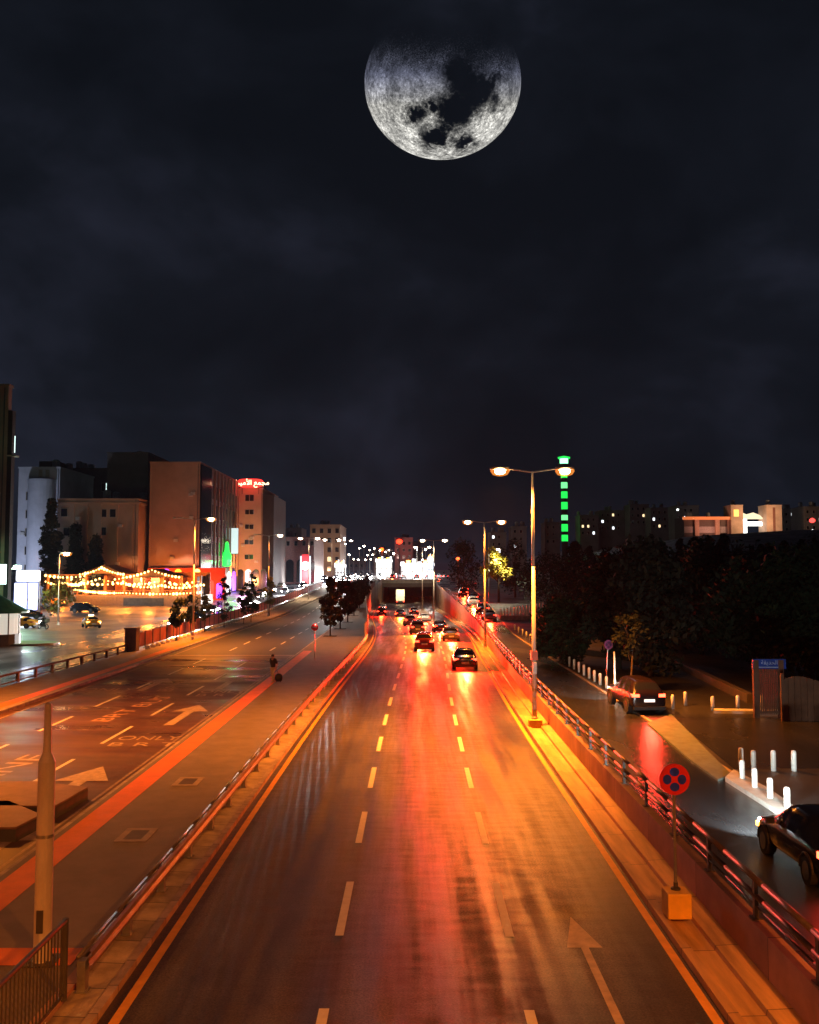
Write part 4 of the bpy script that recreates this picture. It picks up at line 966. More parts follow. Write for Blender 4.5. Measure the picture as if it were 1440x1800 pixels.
# dense wood as one mass
rr = random.Random(33); mb = MB()
cl = []
for i in range(620):
    d = rr.uniform(74, 190); x = rr.uniform(875, 1560) if d > 100 else rr.uniform(990, 1560); X = (x-720)*d/F
    if X < kerbF(d)+7: continue
    z0 = zf(d)+hill(X, d); cl.append((X, d, z0+rr.uniform(.5, 7.2), rr.uniform(1.4, 2.9)))
for i in range(110000):
    c = rr.choice(cl); dv = Vector((rr.gauss(0, 1), rr.gauss(0, 1), rr.gauss(0, .8))).normalized()*c[3]*rr.random()**.35
    p = Vector(c[:3])+dv; s = rr.uniform(.12, .32); u = Vector((rr.gauss(0, 1), rr.gauss(0, 1), rr.gauss(0, 1))).normalized(); v = u.orthogonal().normalized()
    mb.face([p-u*s, p+v*s*.5, p+u*s, p-v*s*.5])
tag(mb.build('wood', LEAF), 'dark mass of park woodland beside the road', 'woodland', kind='stuff')
tr_ = px(1108, 1222, .53)
make_tree('young_tree', 'thin young tree with a slightly bent pale trunk behind the braking hatchback', (tr_.x, tr_.y, .53), 4.6, 'round', 1.1, LEAF, 700, .5, .14, 99, tr=.06, lean=.35)

# ---------------------------------------------------------------- buildings, left
WIN = glass('window_dark', (.015, .016, .02), .15)
E_WINC = emit('window_cool', (.75, 1, .95), 1.4); E_WINW = emit('window_warm', (1, .75, .4), 1.3); E_WINWH = emit('window_white', (.9, .95, 1), 2.2)
def d_seed(x): return sum(map(ord, x))
def bldg(label, name, x0, x1, y0, y1, ztop, zb, m, cat='building', parapet=.6, group=None):
    cx, cy = (x0+x1)/2, (y0+y1)/2
    t = thing(name, label, cat, (cx, cy, zb), 0, group); w, l, h = (x1-x0)/2, (y1-y0)/2, ztop-zb
    MB().box(-w, -l, 0, w, l, h-.3).build('walls', m, t)
    r = MB().box(-w-.12, -l-.12, h-.3, w+.12, l+.12, h)
    r.build('roof', m, t)
    rq = random.Random(int(abs(x0*7)+d_seed(label)))
    for i in range(3 if w > 3 else 1):
        a, b_ = rq.uniform(-w*.8, w*.8), rq.uniform(-l*.5, l*.7); q = MB(); q.lathe([(.75, .5), (.8, .6), (.8, 1.9), (.5, 2.15), (.1, 2.2)], (a, b_, h), 12); q.box(a-.7, b_-.7, h-.02, a+.7, b_+.7, h+.5); q.build('water_tank', mat('tank_grey', (.20, .20, .20), rough=.6), t)
    t['w'] = w; t['l'] = l; t['h'] = h
    return t
_wm = {}
def window(t, side, u, z, w, h, m=WIN, fm=None, name='window'):
    """side 'f' = face to the camera, 'r' = face towards +X (the avenue), 'l' towards -X"""
    key = (round(w, 2), round(h, 2), side)
    if key not in _wm:
        a = MB()
        a.box(-w/2, -.03, -h/2, w/2, .05, h/2); b = MB()
        for y_ in (-.10, .03):
            for (qx, qz) in ((w/2+.12, h/2+.10), (w/2, h/2)):
                b.v += [(-qx, y_, -qz), (qx, y_, -qz), (qx, y_, qz), (-qx, y_, qz)]
        for q0, q1 in ((0, 4), (12, 8), (8, 0), (4, 12)):
            for k_ in range(4): b.f.append((q0+k_, q0+(k_+1) % 4, q1+(k_+1) % 4, q1+k_))
        _wm[key] = (a.mesh('window'), b.mesh('frame'))
        for k_ in _wm[key]: k_.materials.append(None)
    me, sl = _wm[key]
    o = bpy.data.objects.new(name, me); COL.objects.link(o); o.parent = t
    o.material_slots[0].link = 'OBJECT'; o.material_slots[0].material = m
    s = bpy.data.objects.new('frame', sl); COL.objects.link(s); s.parent = o; s.material_slots[0].link = 'OBJECT'; s.material_slots[0].material = fm or CONC
    W_, L_ = t['w'], t['l']
    if side == 'f': o.location = (u, -L_, z); 
    elif side == 'r': o.location = (W_, u, z); o.rotation_euler = (0, 0, R(90))
    else: o.location = (-W_, u, z); o.rotation_euler = (0, 0, R(-90))
    return o
def X(x, d): return (x-720)*d/F
def Z(y, d): return HC+(1002-y)*d/F
GREYB = mat('wall_pale_blue', (.42, .42, .46), rough=.8, var=.12, scale=.4); BRNB = mat('wall_brown', (.30, .20, .15), rough=.85, var=.15, scale=.4); BRNB2 = mat('wall_sand', (.38, .26, .19), rough=.85, var=.12, scale=.3); DARKB = mat('wall_dark', (.10, .08, .07), rough=.85, var=.15, scale=.4)
DGL = glass('curtain_glass', (.012, .015, .02), .12)
# pale rounded building
d = 188; z0 = zs(d)
t = bldg('pale blue grey building with a rounded stair corner and stacked dark openings', 'apartment_building', X(30, d), X(103, d), d, d+20, Z(820, d), z0, GREYB)
mb = MB(); mb.smooth = False; rad = (X(97, d)-X(50, d))/2
mb.lathe([(rad, 0), (rad, Z(848, d)-z0), (rad*1.04, Z(848, d)-z0), (rad*1.04, Z(843, d)-z0)], (X(72, d)-t.location.x, -10, 0), 28); mb.build('round_corner', GREYB, t)
for i in range(5):
    zz = Z(872+32*i, d)-z0
    window(t, 'f', X(51, d)-t.location.x, zz, 1.5, 1.6); 
for i in range(2): MB().box(X(66+12*i, d)-t.location.x, -10.3, Z(838, d)-z0, X(72+12*i, d)-t.location.x, -9.8, Z(832, d)-z0+.8).build('vent', CONC, t)
MB().box(-3, -3, t['h'], 1, 2, t['h']+2).build('roof_house', DARKB, t)
lamp(t, (-2, -26, 2), 9000, (.62, .72, 1), 'SPOT', .5, 120, .9, (R(120), 0, 0))
# brown lower building
d = 178; z0 = zs(d)
t = bldg('low brown building with pilasters and a few small windows', 'office_building', X(100, d), X(243, d), d, d+18, Z(876, d), z0, BRNB2)
for x in (128, 152, 176, 205, 232): MB().box(X(x, d)-t.location.x-.25, -9.18, 0, X(x, d)-t.location.x+.25, -9.0, t['h']-1).build('pilaster', BRNB2, t)
MB().box(-t['w']-.25, -9.25, t['h']-1.1, t['w']+.25, 9.1, t['h']-.75).build('cornice', BRNB2, t)
for x, y in ((112, 901), (117, 935), (181, 902), (198, 902), (181, 934)): window(t, 'f', X(x, d)-t.location.x, Z(y, d)-z0, 1.2, 1.5)
lamp(t, (1, -20, 3), 9000, (1, .42, .16), 'SPOT', .5, 130, .9, (R(112), 0, 0))
# dark back block with one lit window
d = 215; z0 = zs(d)
t = bldg('dark unlit block with one bright window behind the brown building', 'office_building', X(95, d), X(225, d), d, d+18, Z(822, d), z0, DARKB)
window(t, 'f', X(183, d)-t.location.x, Z(856, d)-z0, 1.6, 1.9); window(t, 'f', X(190, d)-t.location.x, Z(856, d)-z0, 1.5, 1.9, E_WINC); window(t, 'f', X(209, d)-t.location.x, Z(860, d)-z0, .5, .8, E_WINC)
# big windowless wall building with grid facade on the avenue
d = 182; z0 = zs(d); xs_ = X(350, d)
t = bldg('tall brown building with a blank side wall and a grid of tall windows', 'hotel_building', X(262, d), xs_, d, d+42, Z(811, d), z0, BRNB)
MB().box(-t['w']+.0, -21.03, 0, -t['w']+.3, -20.9, t['h']).build('corner_strip', BRNB2, t)
# dark glazed bay then grid
MB().box(t['w']-.02, -20.6, 4, t['w']+.35, -11.5, t['h']-.5).build('glass_bay', DGL, t)
for i in range(5):
    for k in range(8): window(t, 'r', -9.0+3.7*k, 6.6+i*4.0, 1.3, 2.9)
for k in range(9): MB().box(t['w']-.02, -10.9+3.7*k-.2, 4.6, t['w']+.3, -10.9+3.7*k+.2, t['h']-.4).build('pilaster', BRNB2, t)
lamp(t, (-2, -36, 4), 24000, (1, .48, .28), 'SPOT', .6, 100, .9, (R(112), 0, 0))
d = 205; z0 = zs(d)
t2 = bldg('darker rear wing standing behind the blank brown wall', 'hotel_wing', X(217, d), X(285, d), d-12, d+20, Z(806, d), z0, DARKB)
# ground floor shops of the avenue front: coloured lights
sh = thing('shop_front', 'lit shopfront row with red orange and violet arches under the tall brown building', 'shop', (xs_, 182, zs(185)))
zt = zs(185)
MB().box(-10, -.6, 0, 5.5, -.1, 6.4).build('facade', mat('shop_red', (.55, .10, .05), rough=.7), sh)
def archbox(parent, x, z, w, h, m, y=-.64, nm='arch'):
    pts = [(-w/2, 0)]+[(w/2*math.cos(math.pi-math.pi*i/14), h-w/2+w/2*math.sin(math.pi-math.pi*i/14)) for i in range(15)]+[(w/2, 0)]
    b = MB(); b.prism(pts, 0, .06, Matrix.Translation((x, y, z)) @ Matrix.Rotation(R(90), 4, 'X')); return b.build(nm, m, parent)
E_VIO = emit('neon_violet', (.25, .06, 1), 3.0); E_ORG = emit('neon_orange', (1, .30, .02), 3.0); E_YEL = emit('neon_yellow', (1, .65, .12), 4.0); E_REDN = emit('neon_red', (1, .03, .02), 2.2); E_GRN = emit('neon_green', (.02, .8, .06), 2.2)
archbox(sh, -6.3, 4.0, 1.5, 2.2, E_VIO); archbox(sh, -3.9, 4.0, 1.4, 2.2, E_ORG); archbox(sh, -.1, 3.0, 1.1, 3.2, E_YEL); archbox(sh, 2.6, .6, 1.4, 3.4, E_REDN); archbox(sh, 4.3, .4, 1.1, 3.0, E_VIO)
lamp(sh, (2, -5, 3), 1800, (1, .12, .03), 'POINT', .4); lamp(sh, (-5, -5, 3), 1500, (1, .35, .05), 'POINT', .4)
# shopfronts facing the avenue
for i, (yy, m) in enumerate(((186, E_REDN), (192, E_YEL), (198, E_REDN), (204, E_VIO), (210, E_WHITE), (216, E_VIO))):
    b = MB(); w, h = 4.2, 4.6
    pts = [(-w/2, 0)]+[(w/2*math.cos(math.pi-math.pi*k/12), h-w/2+w/2*math.sin(math.pi-math.pi*k/12)) for k in range(13)]+[(w/2, 0)]
    b.prism(pts, 0, .1, Matrix.Translation((xs_+.5, yy, zs(yy)+.3)) @ Matrix.Rotation(R(90), 4, 'Z') @ Matrix.Rotation(R(90), 4, 'X'))
    mm = m if m is not E_WHITE else emit('shop_white', (.9, .85, 1), 4)
    b.build('lit_shop_arch', mm if i != 3 else E_VIO, sh, (-sh.location.x, -sh.location.y, -sh.location.z))
lamp(sh, (5, 20, 3), 2500, (.8, .3, .7), 'POINT', .5)
g = thing('green_sign', 'bottle shaped green lit sign on the corner of the tall building', 'sign', (xs_+.8, 206, zs(206)+6.2))
mb = MB(); mb.smooth = True; mb.lathe([(.5, 0), (1.0, .2), (1.05, 2.4), (.5, 3.6), (.38, 5.2), (.15, 5.6)], n=14); mb.build('bottle', E_GRN, g); MB().tube((-1, 0, 1), (0, 0, 1), .08).build('bracket', DSTEEL, g)
lamp(g, (1.5, -1, 1), 700, (.05, 1, .1), 'POINT', .4)
g = thing('lit_banner', 'pale upright lit banner beside the green sign', 'sign', (xs_+.9, 214, zs(214)+9))
MB().box(-.7, -.1, 0, .9, .1, 6).build('panel', emit('banner', (.7, .85, .85), .8), g); MB().box(-1, -.15, -.1, 1.1, -.1, 0).build('frame', DSTEEL, g)
# tower with the red Arabic sign
d = 224; z0 = zs(d)
t = bldg('orange lit tower block carrying the red neon sign, small windows in pairs', 'tower_block', X(419, d), X(461, d), d, d+26, Z(857, d), z0, BRNB2)
for i, y in enumerate((875, 900, 926, 953, 979)):
    for x in (434, 442): window(t, 'f', X(x, d)-t.location.x, Z(y, d)-z0, .95, 1.5 if i == 0 else 1.1)
MB().prism([(t['w'], -13), (t['w']+2.2, -9), (t['w']+2.2, 13), (t['w'], 13)], 0, t['h']-1.5).build('side_wing', DARKB, t)
for k in range(4): archbox(t, -2.5+1.9*k+.2, .3, 1.5, 4.8, [WIN, emit('arch_white', (.8, .85, .9), .9), WIN, WIN][k], y=-13.05)
lamp(t, (-1, -26, 2), 14000, (1, .36, .09), 'SPOT', .5, 90, .9, (R(116), 0, 0))
sg = thing('neon_sign', 'red glowing neon sign in Arabic script on top of the tower', 'sign', (t.location.x, d-.5, Z(858, d)))
hw_ = (X(461, d)-X(416, d))/2; hh = Z(849, d)-Z(864, d)
mb = MB(); mb.prism([(hw_*1.0*math.copysign(abs(math.cos(a))**.5, math.cos(a)), hh/2*math.copysign(abs(math.sin(a))**.6, math.sin(a))) for a in [2*math.pi*i/32 for i in range(32)]], 0, .3, Matrix.Translation((0, 0, 1.2)) @ Matrix.Rotation(R(90), 4, 'X')); mb.build('panel', E_REDN, sg)
text_mesh('lettering', '\ufed9\ufeae\ufef4\ufee3\ufef7\ufe8d \ufeca\ufee4\ufea0\ufee3', 1.7, emit('neon_letters', (1, .55, .30), 5), sg, Matrix.Translation((0, -.36, 1.3)) @ Matrix.Rotation(R(90), 4, 'X'), .03)
for s in (-2, 2): MB().tube((s, .1, -1.5), (s, .1, .6), .06).build('bracket', DSTEEL, sg)
lamp(sg, (0, -2.5, .6), 350, (1, .05, .03), 'POINT', .6)
# long low commercial building with dark arches
d = 262; z0 = zs(d)
t = bldg('long dim pinkish building with dark arched shopfronts', 'commercial_building', X(488, d), X(552, d), d, d+30, Z(944, d), z0, mat('wall_pink', (.30, .17, .15), rough=.85))
for k in range(4): archbox(t, -4.6+3.0*k, .4, 2.2, 6.5, WIN, y=-15.05)
for k in range(5): window(t, 'f', -4.5+2.3*k, 11.5, .9, 1.3)
d = 240
for i, (x, y) in enumerate(((495, 939), (520, 932))):
    pass
d = 318; z0 = zs(d)
t = bldg('brown apartment block with rows of windows past the arched building', 'apartment_building', X(545, d), X(598, d), d, d+30, Z(922, d), z0, BRNB2)
for i in range(5):
    for k in range(4): window(t, 'f', -3.9+2.7*k, 3.5+i*3.3, 1.2, 1.6, E_WINW if (i, k) in ((1, 2),) else WIN)
lamp(t, (0, -30, 3), 2500, (1, .5, .22), 'SPOT', .5, 110, .9, (R(104), 0, 0))
# far left slab at the picture edge
t = bldg('tall brown slab at the edge of the square with a small lit balcony', 'tower_block', X(-180, 102), X(8, 102), 102, 102.9, Z(672, 102), 0, BRNB)
MB().box(t['w']-.02, -.5, 20.0, t['w']+1.0, .45, 20.15).build('balcony', CONC, t); MB().box(t['w']+.84, -.52, 20.4, t['w']+.93, -.48, 22.3).build('lit_window', E_WINC, t)
MB().box(t['w']-.02, -.4, 0, t['w']+.5, .45, t['h']-3).build('unlit_side', mat('unlit_side_dark', (.02, .017, .018), rough=.9), t)  # dark box painting the unlit side of the slab
# other dim blocks on the skyline
blocks = [(612, 640, 985, 520, 'low distant block beneath the string of lamps'), (655, 690, 965, 620, 'wide distant block under the orange glow'), (694, 726, 945, 480, 'grey distant apartment block beside the red roof light'), (726, 740, 952, 520, 'narrow distant block right of the grey one'), (500, 530, 928, 420, 'dim block above the arched building roofline')]
for x0, x1, y, d, lb in blocks:
    t = bldg(lb, 'apartment_building', X(x0, d), X(x1, d), d, d+20, Z(y, d), zs(d), mat('wall_far', (.22, .17, .17), rough=.85, var=.15, scale=.2))
    n = int((X(x1, d)-X(x0, d))/3)
    for i in range(3):
        for k in range(n): window(t, 'f', -t['w']+1.8+k*3, t['h']-3-i*3.6, 1.4, 1.7, WIN)
lamp(None, (X(700, 460), 440, 12), 12000, (1, .6, .5), 'SPOT', .5, 140, .9, (R(95), 0, 0), name='street_glow')
# orange and red beacons
for x, y, d, c, r, lb in ((702, 952, 475, (1, .03, .01), 1.6, 'red round beacon above the grey distant block'), (671, 966, 560, (1, .10, .01), 1.3, 'orange red lamp over the wide distant block'), (805, 982, 205, (1, .10, .02), .42, 'small orange traffic light among the dark trees')):
    p = pd(x, y, d); t = thing('signal_beacon', lb, 'beacon', (p.x, p.y, zs(d)))
    g = MB(); g.smooth = True; h = p.z-zs(d); g.lathe([(r*.3, -r*.8), (r*.9, -r*.45), (r, 0), (r*.9, r*.45), (r*.3, r*.8)], (0, 0, h), 14); g.build('lens', emit('beacon_%d' % x, c, 5), t)
    MB().tube((0, 0, 0), (0, 0, h), .2, n=6).build('pole', DSTEEL, t); lamp(t, (0, -2.5, h), 1500, c, 'POINT', .5)
# white lit frontage and filling stations in the distance
E_STN = emit('station_white', (.95, .97, 1), 1.6)
for x0, x1, y0, y1, d, lb in ((660, 690, 984, 1003, 430, 'blazing white filling station canopy at the end of the avenue'), (704, 764, 990, 1006, 330, 'long white lit showroom right of the avenue'), (588, 606, 992, 1004, 300, 'white lit kiosk below the light column'), (752, 763, 981, 1000, 318, 'bluish lit glass pavilion beside the showroom')):
    xa, xb_ = X(x0, d), X(x1, d); z1_, z0_ = Z(y0, d), Z(y1, d); t = thing('lit_pavilion', lb, 'building', ((xa+xb_)/2, d, zs(d))); w = (xb_-xa)/2; h0_, h1_ = max(.4, z0_-zs(d)), z1_-zs(d)
    MB().box(-w, 0, h1_-1.0, w, 8, h1_).build('canopy', E_STN, t); MB().box(-w+.3, 3, 0, w-.3, 7.5, h1_-1.0).build('glazing', E_STN if 'bluish' not in lb else emit('station_blue', (.5, .75, 1), 3), t)
    for s in (-.9, -.3, .3, .9): MB().box(s*w-.2, .4, 0, s*w+.2, .8, h1_-1).build('column', CONC, t)
    lamp(t, (0, -6, 5), 600 if d == 300 else 3500, (1, .97, .92), 'POINT', 1)
    for k in range(6): MB().box(-w+w*2*k/6+.1, -.25, h1_+.05, -w+w*2*k/6+.1+w*.22, .05, h1_+.5+.5*(k % 3)).build('added_light_strip', [E_STN, E_AMB, E_STN][k % 3], t)  # glowing strips added to break up the even white blaze
    MB().box(-w+.2, 2.9, h1_*.42, w-.2, 3.0, h1_*.42+.25).build('transom', DSTEEL, t)
# light column
d = 335; p = pd(598, 1000, d)
t = thing('light_column', 'tall column of white lights with letters standing by the avenue', 'sign', (p.x, d, zs(d)))
z1_ = Z(936, d)-zs(d)
mb = MB()
for i in range(9): mb.box(-.65+.1*(i % 2), -.2, 3+i*(z1_-3)/9, .65, .2, 3+(i+.86)*(z1_-3)/9)
mb.build('light_panel', emit('column_white', (.85, .88, 1), 3.2), t); MB().tube((0, .4, 0), (0, .4, z1_), .25).build('mast', GALV, t); MB().box(.6, -.15, z1_-3, 1.9, .15, z1_-1.8).build('arm_sign', MC['column_white'], t)
# round pylon sign
d = 250; p = pd(537, 1003, d)
t = thing('pylon_sign', 'red pylon with a round white lit disc before the arched building', 'sign', (p.x, d, zs(d)))
zz = Z(994, d)-zs(d)
MB().box(-1.0, -.2, .5, 1.0, .2, zz-1.2).build('panel', emit('pylon_red', (.85, .03, .04), 1.3), t, bevel=.1); MB().box(-1.0, -.2, zz+.9, 1.0, .2, zz+3.0).build('top_panel', MC['pylon_red'], t, bevel=.3)
mb = MB(); mb.prism([(1.15*math.cos(a), 1.15*math.sin(a)) for a in [2*math.pi*i/28 for i in range(28)]], 0, .3, Matrix.Translation((0, -.1, zz-.1)) @ Matrix.Rotation(R(90), 4, 'X')); mb.build('disc', emit('pylon_white', (1, .97, .95), 3.5), t)
for s in (-1, 1): MB().box(s*1.25-.18, -.1, .3, s*1.25+.18, .1, zz+2.6).build('side_light', emit('pylon_side', (.7, .8, 1), .9), t)
lamp(t, (0, -5, 3), 3500, (.9, .92, 1), 'POINT', .6)

rq = random.Random(4)
for o in [o for o in SC.objects if o.type == 'EMPTY' and o.name.split('.')[0] in ('apartment_building', 'office_building', 'tower_block', 'hotel_building') and 90 < o.location.y < 330]:
    for k in range(5):
        u_, z_ = rq.uniform(-o['w']*.85, o['w']*.85), rq.uniform(.25, .85)*o['h']
        MB().box(-.42, -.36, -.3, .42, .0, .3, Matrix.Translation((u_, -o['l'], z_))).build('air_conditioner', mat('ac_white', (.42, .40, .38), rough=.6), o)
    MB().tube((o['w']*.93, -o['l']-.06, 0), (o['w']*.93, -o['l']-.06, o['h']-.4), .07, n=6).build('drain_pipe', DSTEEL, o)

# ---------------------------------------------------------------- restaurant terrace with string lights
d0_, z0 = 166, zs(166)+.5
xL, xR = X(84, d0_), X(355, d0_)
t = thing('restaurant_terrace', 'open restaurant terrace with tent roofs glowing orange', 'restaurant', (xL, d0_, z0)); Wd = xR-xL
OR = mat('terrace_wood', (.50, .22, .08), rough=.7, var=.3, scale=.6)
MB().box(0, 0, -1.2, Wd, 10, 1.4).build('base_wall', mat('terrace_wall', (.30, .20, .13), rough=.8), t)
MB().box(.3, 8.6, 1.4, Wd-.3, 9.0, 5.6).build('back_wall', OR, t)
for i in range(9): MB().box(i*(Wd-.3)/8, .1, 1.4, i*(Wd-.3)/8+.3, .4, 5.0).build('post', OR, t)
def tent(x0, x1, zr, ze):
    b = MB(); xm = (x0+x1)/2
    b.face([(x0, -.5, ze), (xm, 1, zr), (xm, 8, zr), (x0, 9.5, ze)]); b.face([(xm, 1, zr), (x1, -.5, ze), (x1, 9.5, ze), (xm, 8, zr)]); b.face([(x0, -.5, ze), (x1, -.5, ze), (xm, 1, zr)])
    return b.build('tent_roof', mat('tent_cloth', (.40, .16, .06), rough=.8, var=.3, scale=.5), t)
tent(Wd*.22, Wd*.50, 7.0, 5.3); tent(Wd*.50, Wd*.86, 6.2, 4.6); MB().box(-.2, -.3, 5.0, Wd*.24, 9.5, 5.2).build('flat_roof', OR, t)
MB().box(Wd*.5, -.15, -1.0, Wd*.76, -.02, .9).build('menu_board', mat('dark_board', (.05, .06, .06), rough=.5, var=.4, scale=2), t)
for i in range(8):
    xx = 1.5+i*(Wd-4)/7
    MB().cbox((xx, 1.6, 1.95), (1.1, 1.1, .06)).tube((xx, 1.6, 1.4), (xx, 1.6, 1.95), .05).build('dining_table', OR, t)
    MB().box(xx+1.2, 2.2, 1.4, xx+1.28, 8.6, 4.8).build('partition', mat('partition_dark', (.16, .06, .03), rough=.8), t)
for i in range(30): MB().box(i*Wd/30, -.02, 1.4, i*Wd/30+.09, .06, 2.2).build('rail_post', OR, t)
MB().box(0, -.03, 2.2, Wd, .07, 2.28).build('hand_rail', OR, t)
for i in range(7): lamp(t, (Wd*(.07+.14*i), 2.5, 3.9), 1500, (1, .22, .02), 'POINT', .3)
for i in range(5): lamp(t, (Wd*(.1+.2*i), -3.0, 2.6), 500, (1, .30, .05), 'POINT', .3)
E_BULB = emit('bulb', (1, .55, .14), 8)
bulb = None
def string(label, pts, n, sag, r=.17):
    global bulb
    s = thing('string_light', label, 'string lights', (xL, d0_-.5, z0), 0, 'strings of bulbs on the restaurant terrace')
    P = []
    for i in range(n+1):
        f = i/n*(len(pts)-1); k = min(int(f), len(pts)-2); g = f-k; a, b = Vector(pts[k]), Vector(pts[k+1])
        q = a.lerp(b, g); q.z -= sag*4*g*(1-g); P.append(q)
    MB().path(P, .02, 4).build('wire', DSTEEL, s)
    for q in P:
        if bulb is None:
            m = MB(); m.smooth = True; m.lathe([(r*.3, -r), (r*.95, -r*.4), (r, 0), (r*.7, r*.6), (r*.2, r)], n=10); o = m.build('bulb', E_BULB, s); bulb = o
        else: o = bulb.copy(); COL.objects.link(o); o.parent = s
        o.location = q; k = random.uniform(.6, 1.6); o.scale = (k, k, k)
string('upper string of small bulbs under the flat terrace roof', [(0, 0, 5.0), (Wd*.25, 0, 4.9)], 9, .3)
string('middle string of bulbs drooping across the terrace posts', [(0, 0, 3.9), (Wd*.13, 0, 3.7), (Wd*.26, 0, 3.6), (Wd*.5, 0, 3.9)], 22, .4)
string('long low string of bulbs along the terrace rail', [(Wd*.18, 0, 2.5), (Wd*.5, 0, 1.85), (Wd, 0, 1.95)], 46, .25)
string('string of bulbs climbing the first tent edge', [(Wd*.22, 0, 5.2), (Wd*.36, 0, 6.4), (Wd*.5, 0, 5.2)], 16, .2)
string('string of bulbs crossing the middle of the terrace', [(Wd*.05, 3, 3.3), (Wd*.3, 4, 4.4), (Wd*.6, 3, 3.4), (Wd*.95, 4, 3.9)], 30, .4)
string('string of bulbs over the dining tables', [(Wd*.1, 5, 4.2), (Wd*.4, 5, 3.5), (Wd*.7, 5, 4.1), (Wd*.98, 5, 3.2)], 26, .5)
string('string of bulbs along the back of the terrace', [(0, 7, 4.6), (Wd*.2, 7, 4.3), (Wd*.45, 7, 4.6)], 18, .3)
string('string of bulbs climbing the second tent edge', [(Wd*.5, 0, 4.6), (Wd*.68, .4, 6.0), (Wd*.86, 0, 4.7)], 16, .2)
string('string of bulbs hung below the second tent', [(Wd*.5, 0, 3.6), (Wd*.75, 0, 3.2), (Wd, 0, 3.3)], 22, .5)
p = pd(50, 1012, 150)
t = thing('billboard', 'rounded white lit billboard on legs at the petrol forecourt', 'billboard', (p.x, p.y, zs(150)))
MB().box(-2.0, -.2, p.z-zs(150)-.9, 2.0, .2, p.z-zs(150)+.9).build('panel', E_STN, t, bevel=.3); MB().box(-2.2, -.1, .4, -.2, .1, p.z-zs(150)-1.2).box(.1, -.1, .4, 1.6, .1, p.z-zs(150)-1.2).build('lower_panel', emit('panel_blue', (.45, .5, 1), 1.4), t)
for s in (-1.9, 1.9): MB().tube((s, .1, 0), (s, .1, p.z-zs(150)), .1).build('leg', DSTEEL, t)
lamp(t, (0, -4, 3), 4500, (.85, .95, 1), 'POINT', .6)
# small floodlight
p = pd(31, 997, 120); t = thing('flood_light', 'green tinged flood light on a mast near the billboard', 'flood light', (X(19, 120), 120, 0))
MB().tube((0, 0, 0), (0, 0, p.z+.4), .13, .09).build('mast', mat('mast_pale', (.6, .7, .5), rough=.5), t); g = MB().cbox((p.x-t.location.x, 0, p.z), (.9, .4, .45)); g.build('lamp_head', emit('flood_green', (.75, 1, .8), 5), t)
MB().tube((0, 0, p.z-.2), (p.x-t.location.x, 0, p.z-.1), .05).build('arm', MC['mast_pale'], t)
MB().tube((-1.0, 0, p.z-3), (0, 0, p.z-3.0), .06).build('arm', MC['mast_pale'], t)
lamp(t, (.8, -1.5, p.z-.2), 4200, (.6, 1, .7), 'POINT', .4)
# kiosk with green roof
p = px(6, 1134); t = thing('kiosk', 'small round kiosk with a green conical roof at the picture edge', 'kiosk', (p.x-.5, p.y, 0)); r = 2.0
mb = MB(); mb.lathe([(r, 0), (r, 1.1)], n=18); mb.build('base_wall', mat('kiosk_base', (.12, .11, .10), rough=.6), t)
MB().lathe([(r*.93, 1.1), (r*.93, 3.1)], n=18).build('window', emit('kiosk_glow', (1, .9, .75), .5), t)
for k in range(9): a = 2*math.pi*k/9; MB().tube((r*.97*math.cos(a), r*.97*math.sin(a), 1.1), (r*.97*math.cos(a), r*.97*math.sin(a), 3.1), .07, n=6).build('mullion', CONC, t)
mb = MB(); mb.lathe([(r*1.35, 3.1), (r*1.35, 3.25), (.25, 4.7), (.05, 4.8)], n=18); mb.build('roof', mat('kiosk_green', (.05, .40, .26), rough=.5), t)
p = pd(2, 1012, 96); t = thing('lit_sign_box', 'pale green lit sign box at the picture edge above the kiosk', 'sign', (p.x, 96, 0))
MB().box(-1.2, -.15, p.z-.9, .5, .15, p.z+1.2).build('panel', emit('sign_pale_green', (.7, 1, .9), 2), t); MB().tube((-.3, .1, 0), (-.3, .1, p.z), .12).build('mast', MC['mast_pale'], t)
lamp(t, (0, -2.5, 3.4), 1100, (.35, 1, .5), 'POINT', .4)
t = thing('grass_island', 'small grass island lit green beside the kiosk', 'lawn', px(38, 1132)); t['kind'] = 'thing'
mb = MB(); mb.prism([(3.6*math.cos(2*math.pi*i/20), 2.6*math.sin(2*math.pi*i/20)) for i in range(20)], 0, .12); mb.build('kerb', KERB, t)
mb = MB(); mb.prism([(3.4*math.cos(2*math.pi*i/20), 2.4*math.sin(2*math.pi*i/20)) for i in range(20)], .12, .16); mb.build('turf', mat('turf', (.08, .22, .03), rough=.9, var=.4, scale=3, bump=.6), t)

# ---------------------------------------------------------------- underpass bridge
t = thing('underpass_bridge', 'concrete bridge deck spanning the highway where it dips under', 'bridge', (-2.6, 290, 1.9))
MB().box(-7.5, -5, 0, 13.4, 10.5, 1.6).build('deck', mat('bridge_concrete', (.16, .12, .10), rough=.8), t)
MB().box(-7.5, -5.25, 1.2, 13.4, -4.95, 2.4).build('parapet', CONC, t)
MB().box(-7.5, -4.9, -4.8, -5.6, 52, 0).build('abutment', MC['bridge_concrete'], t); MB().box(11.2, -4.9, -4.8, 13.4, 52, 0).build('abutment', MC['bridge_concrete'], t)
t = thing('tunnel_end', 'dark concrete end of the underpass', 'wall', (-2.6, 341, -2.9)); MB().box(-10, 0, 0, 15, 1, 7).build('wall', DARKB, t); MB().box(-10, -40, 5.2, 15, 0, 5.7).build('tunnel_ceiling', DARKB, t)

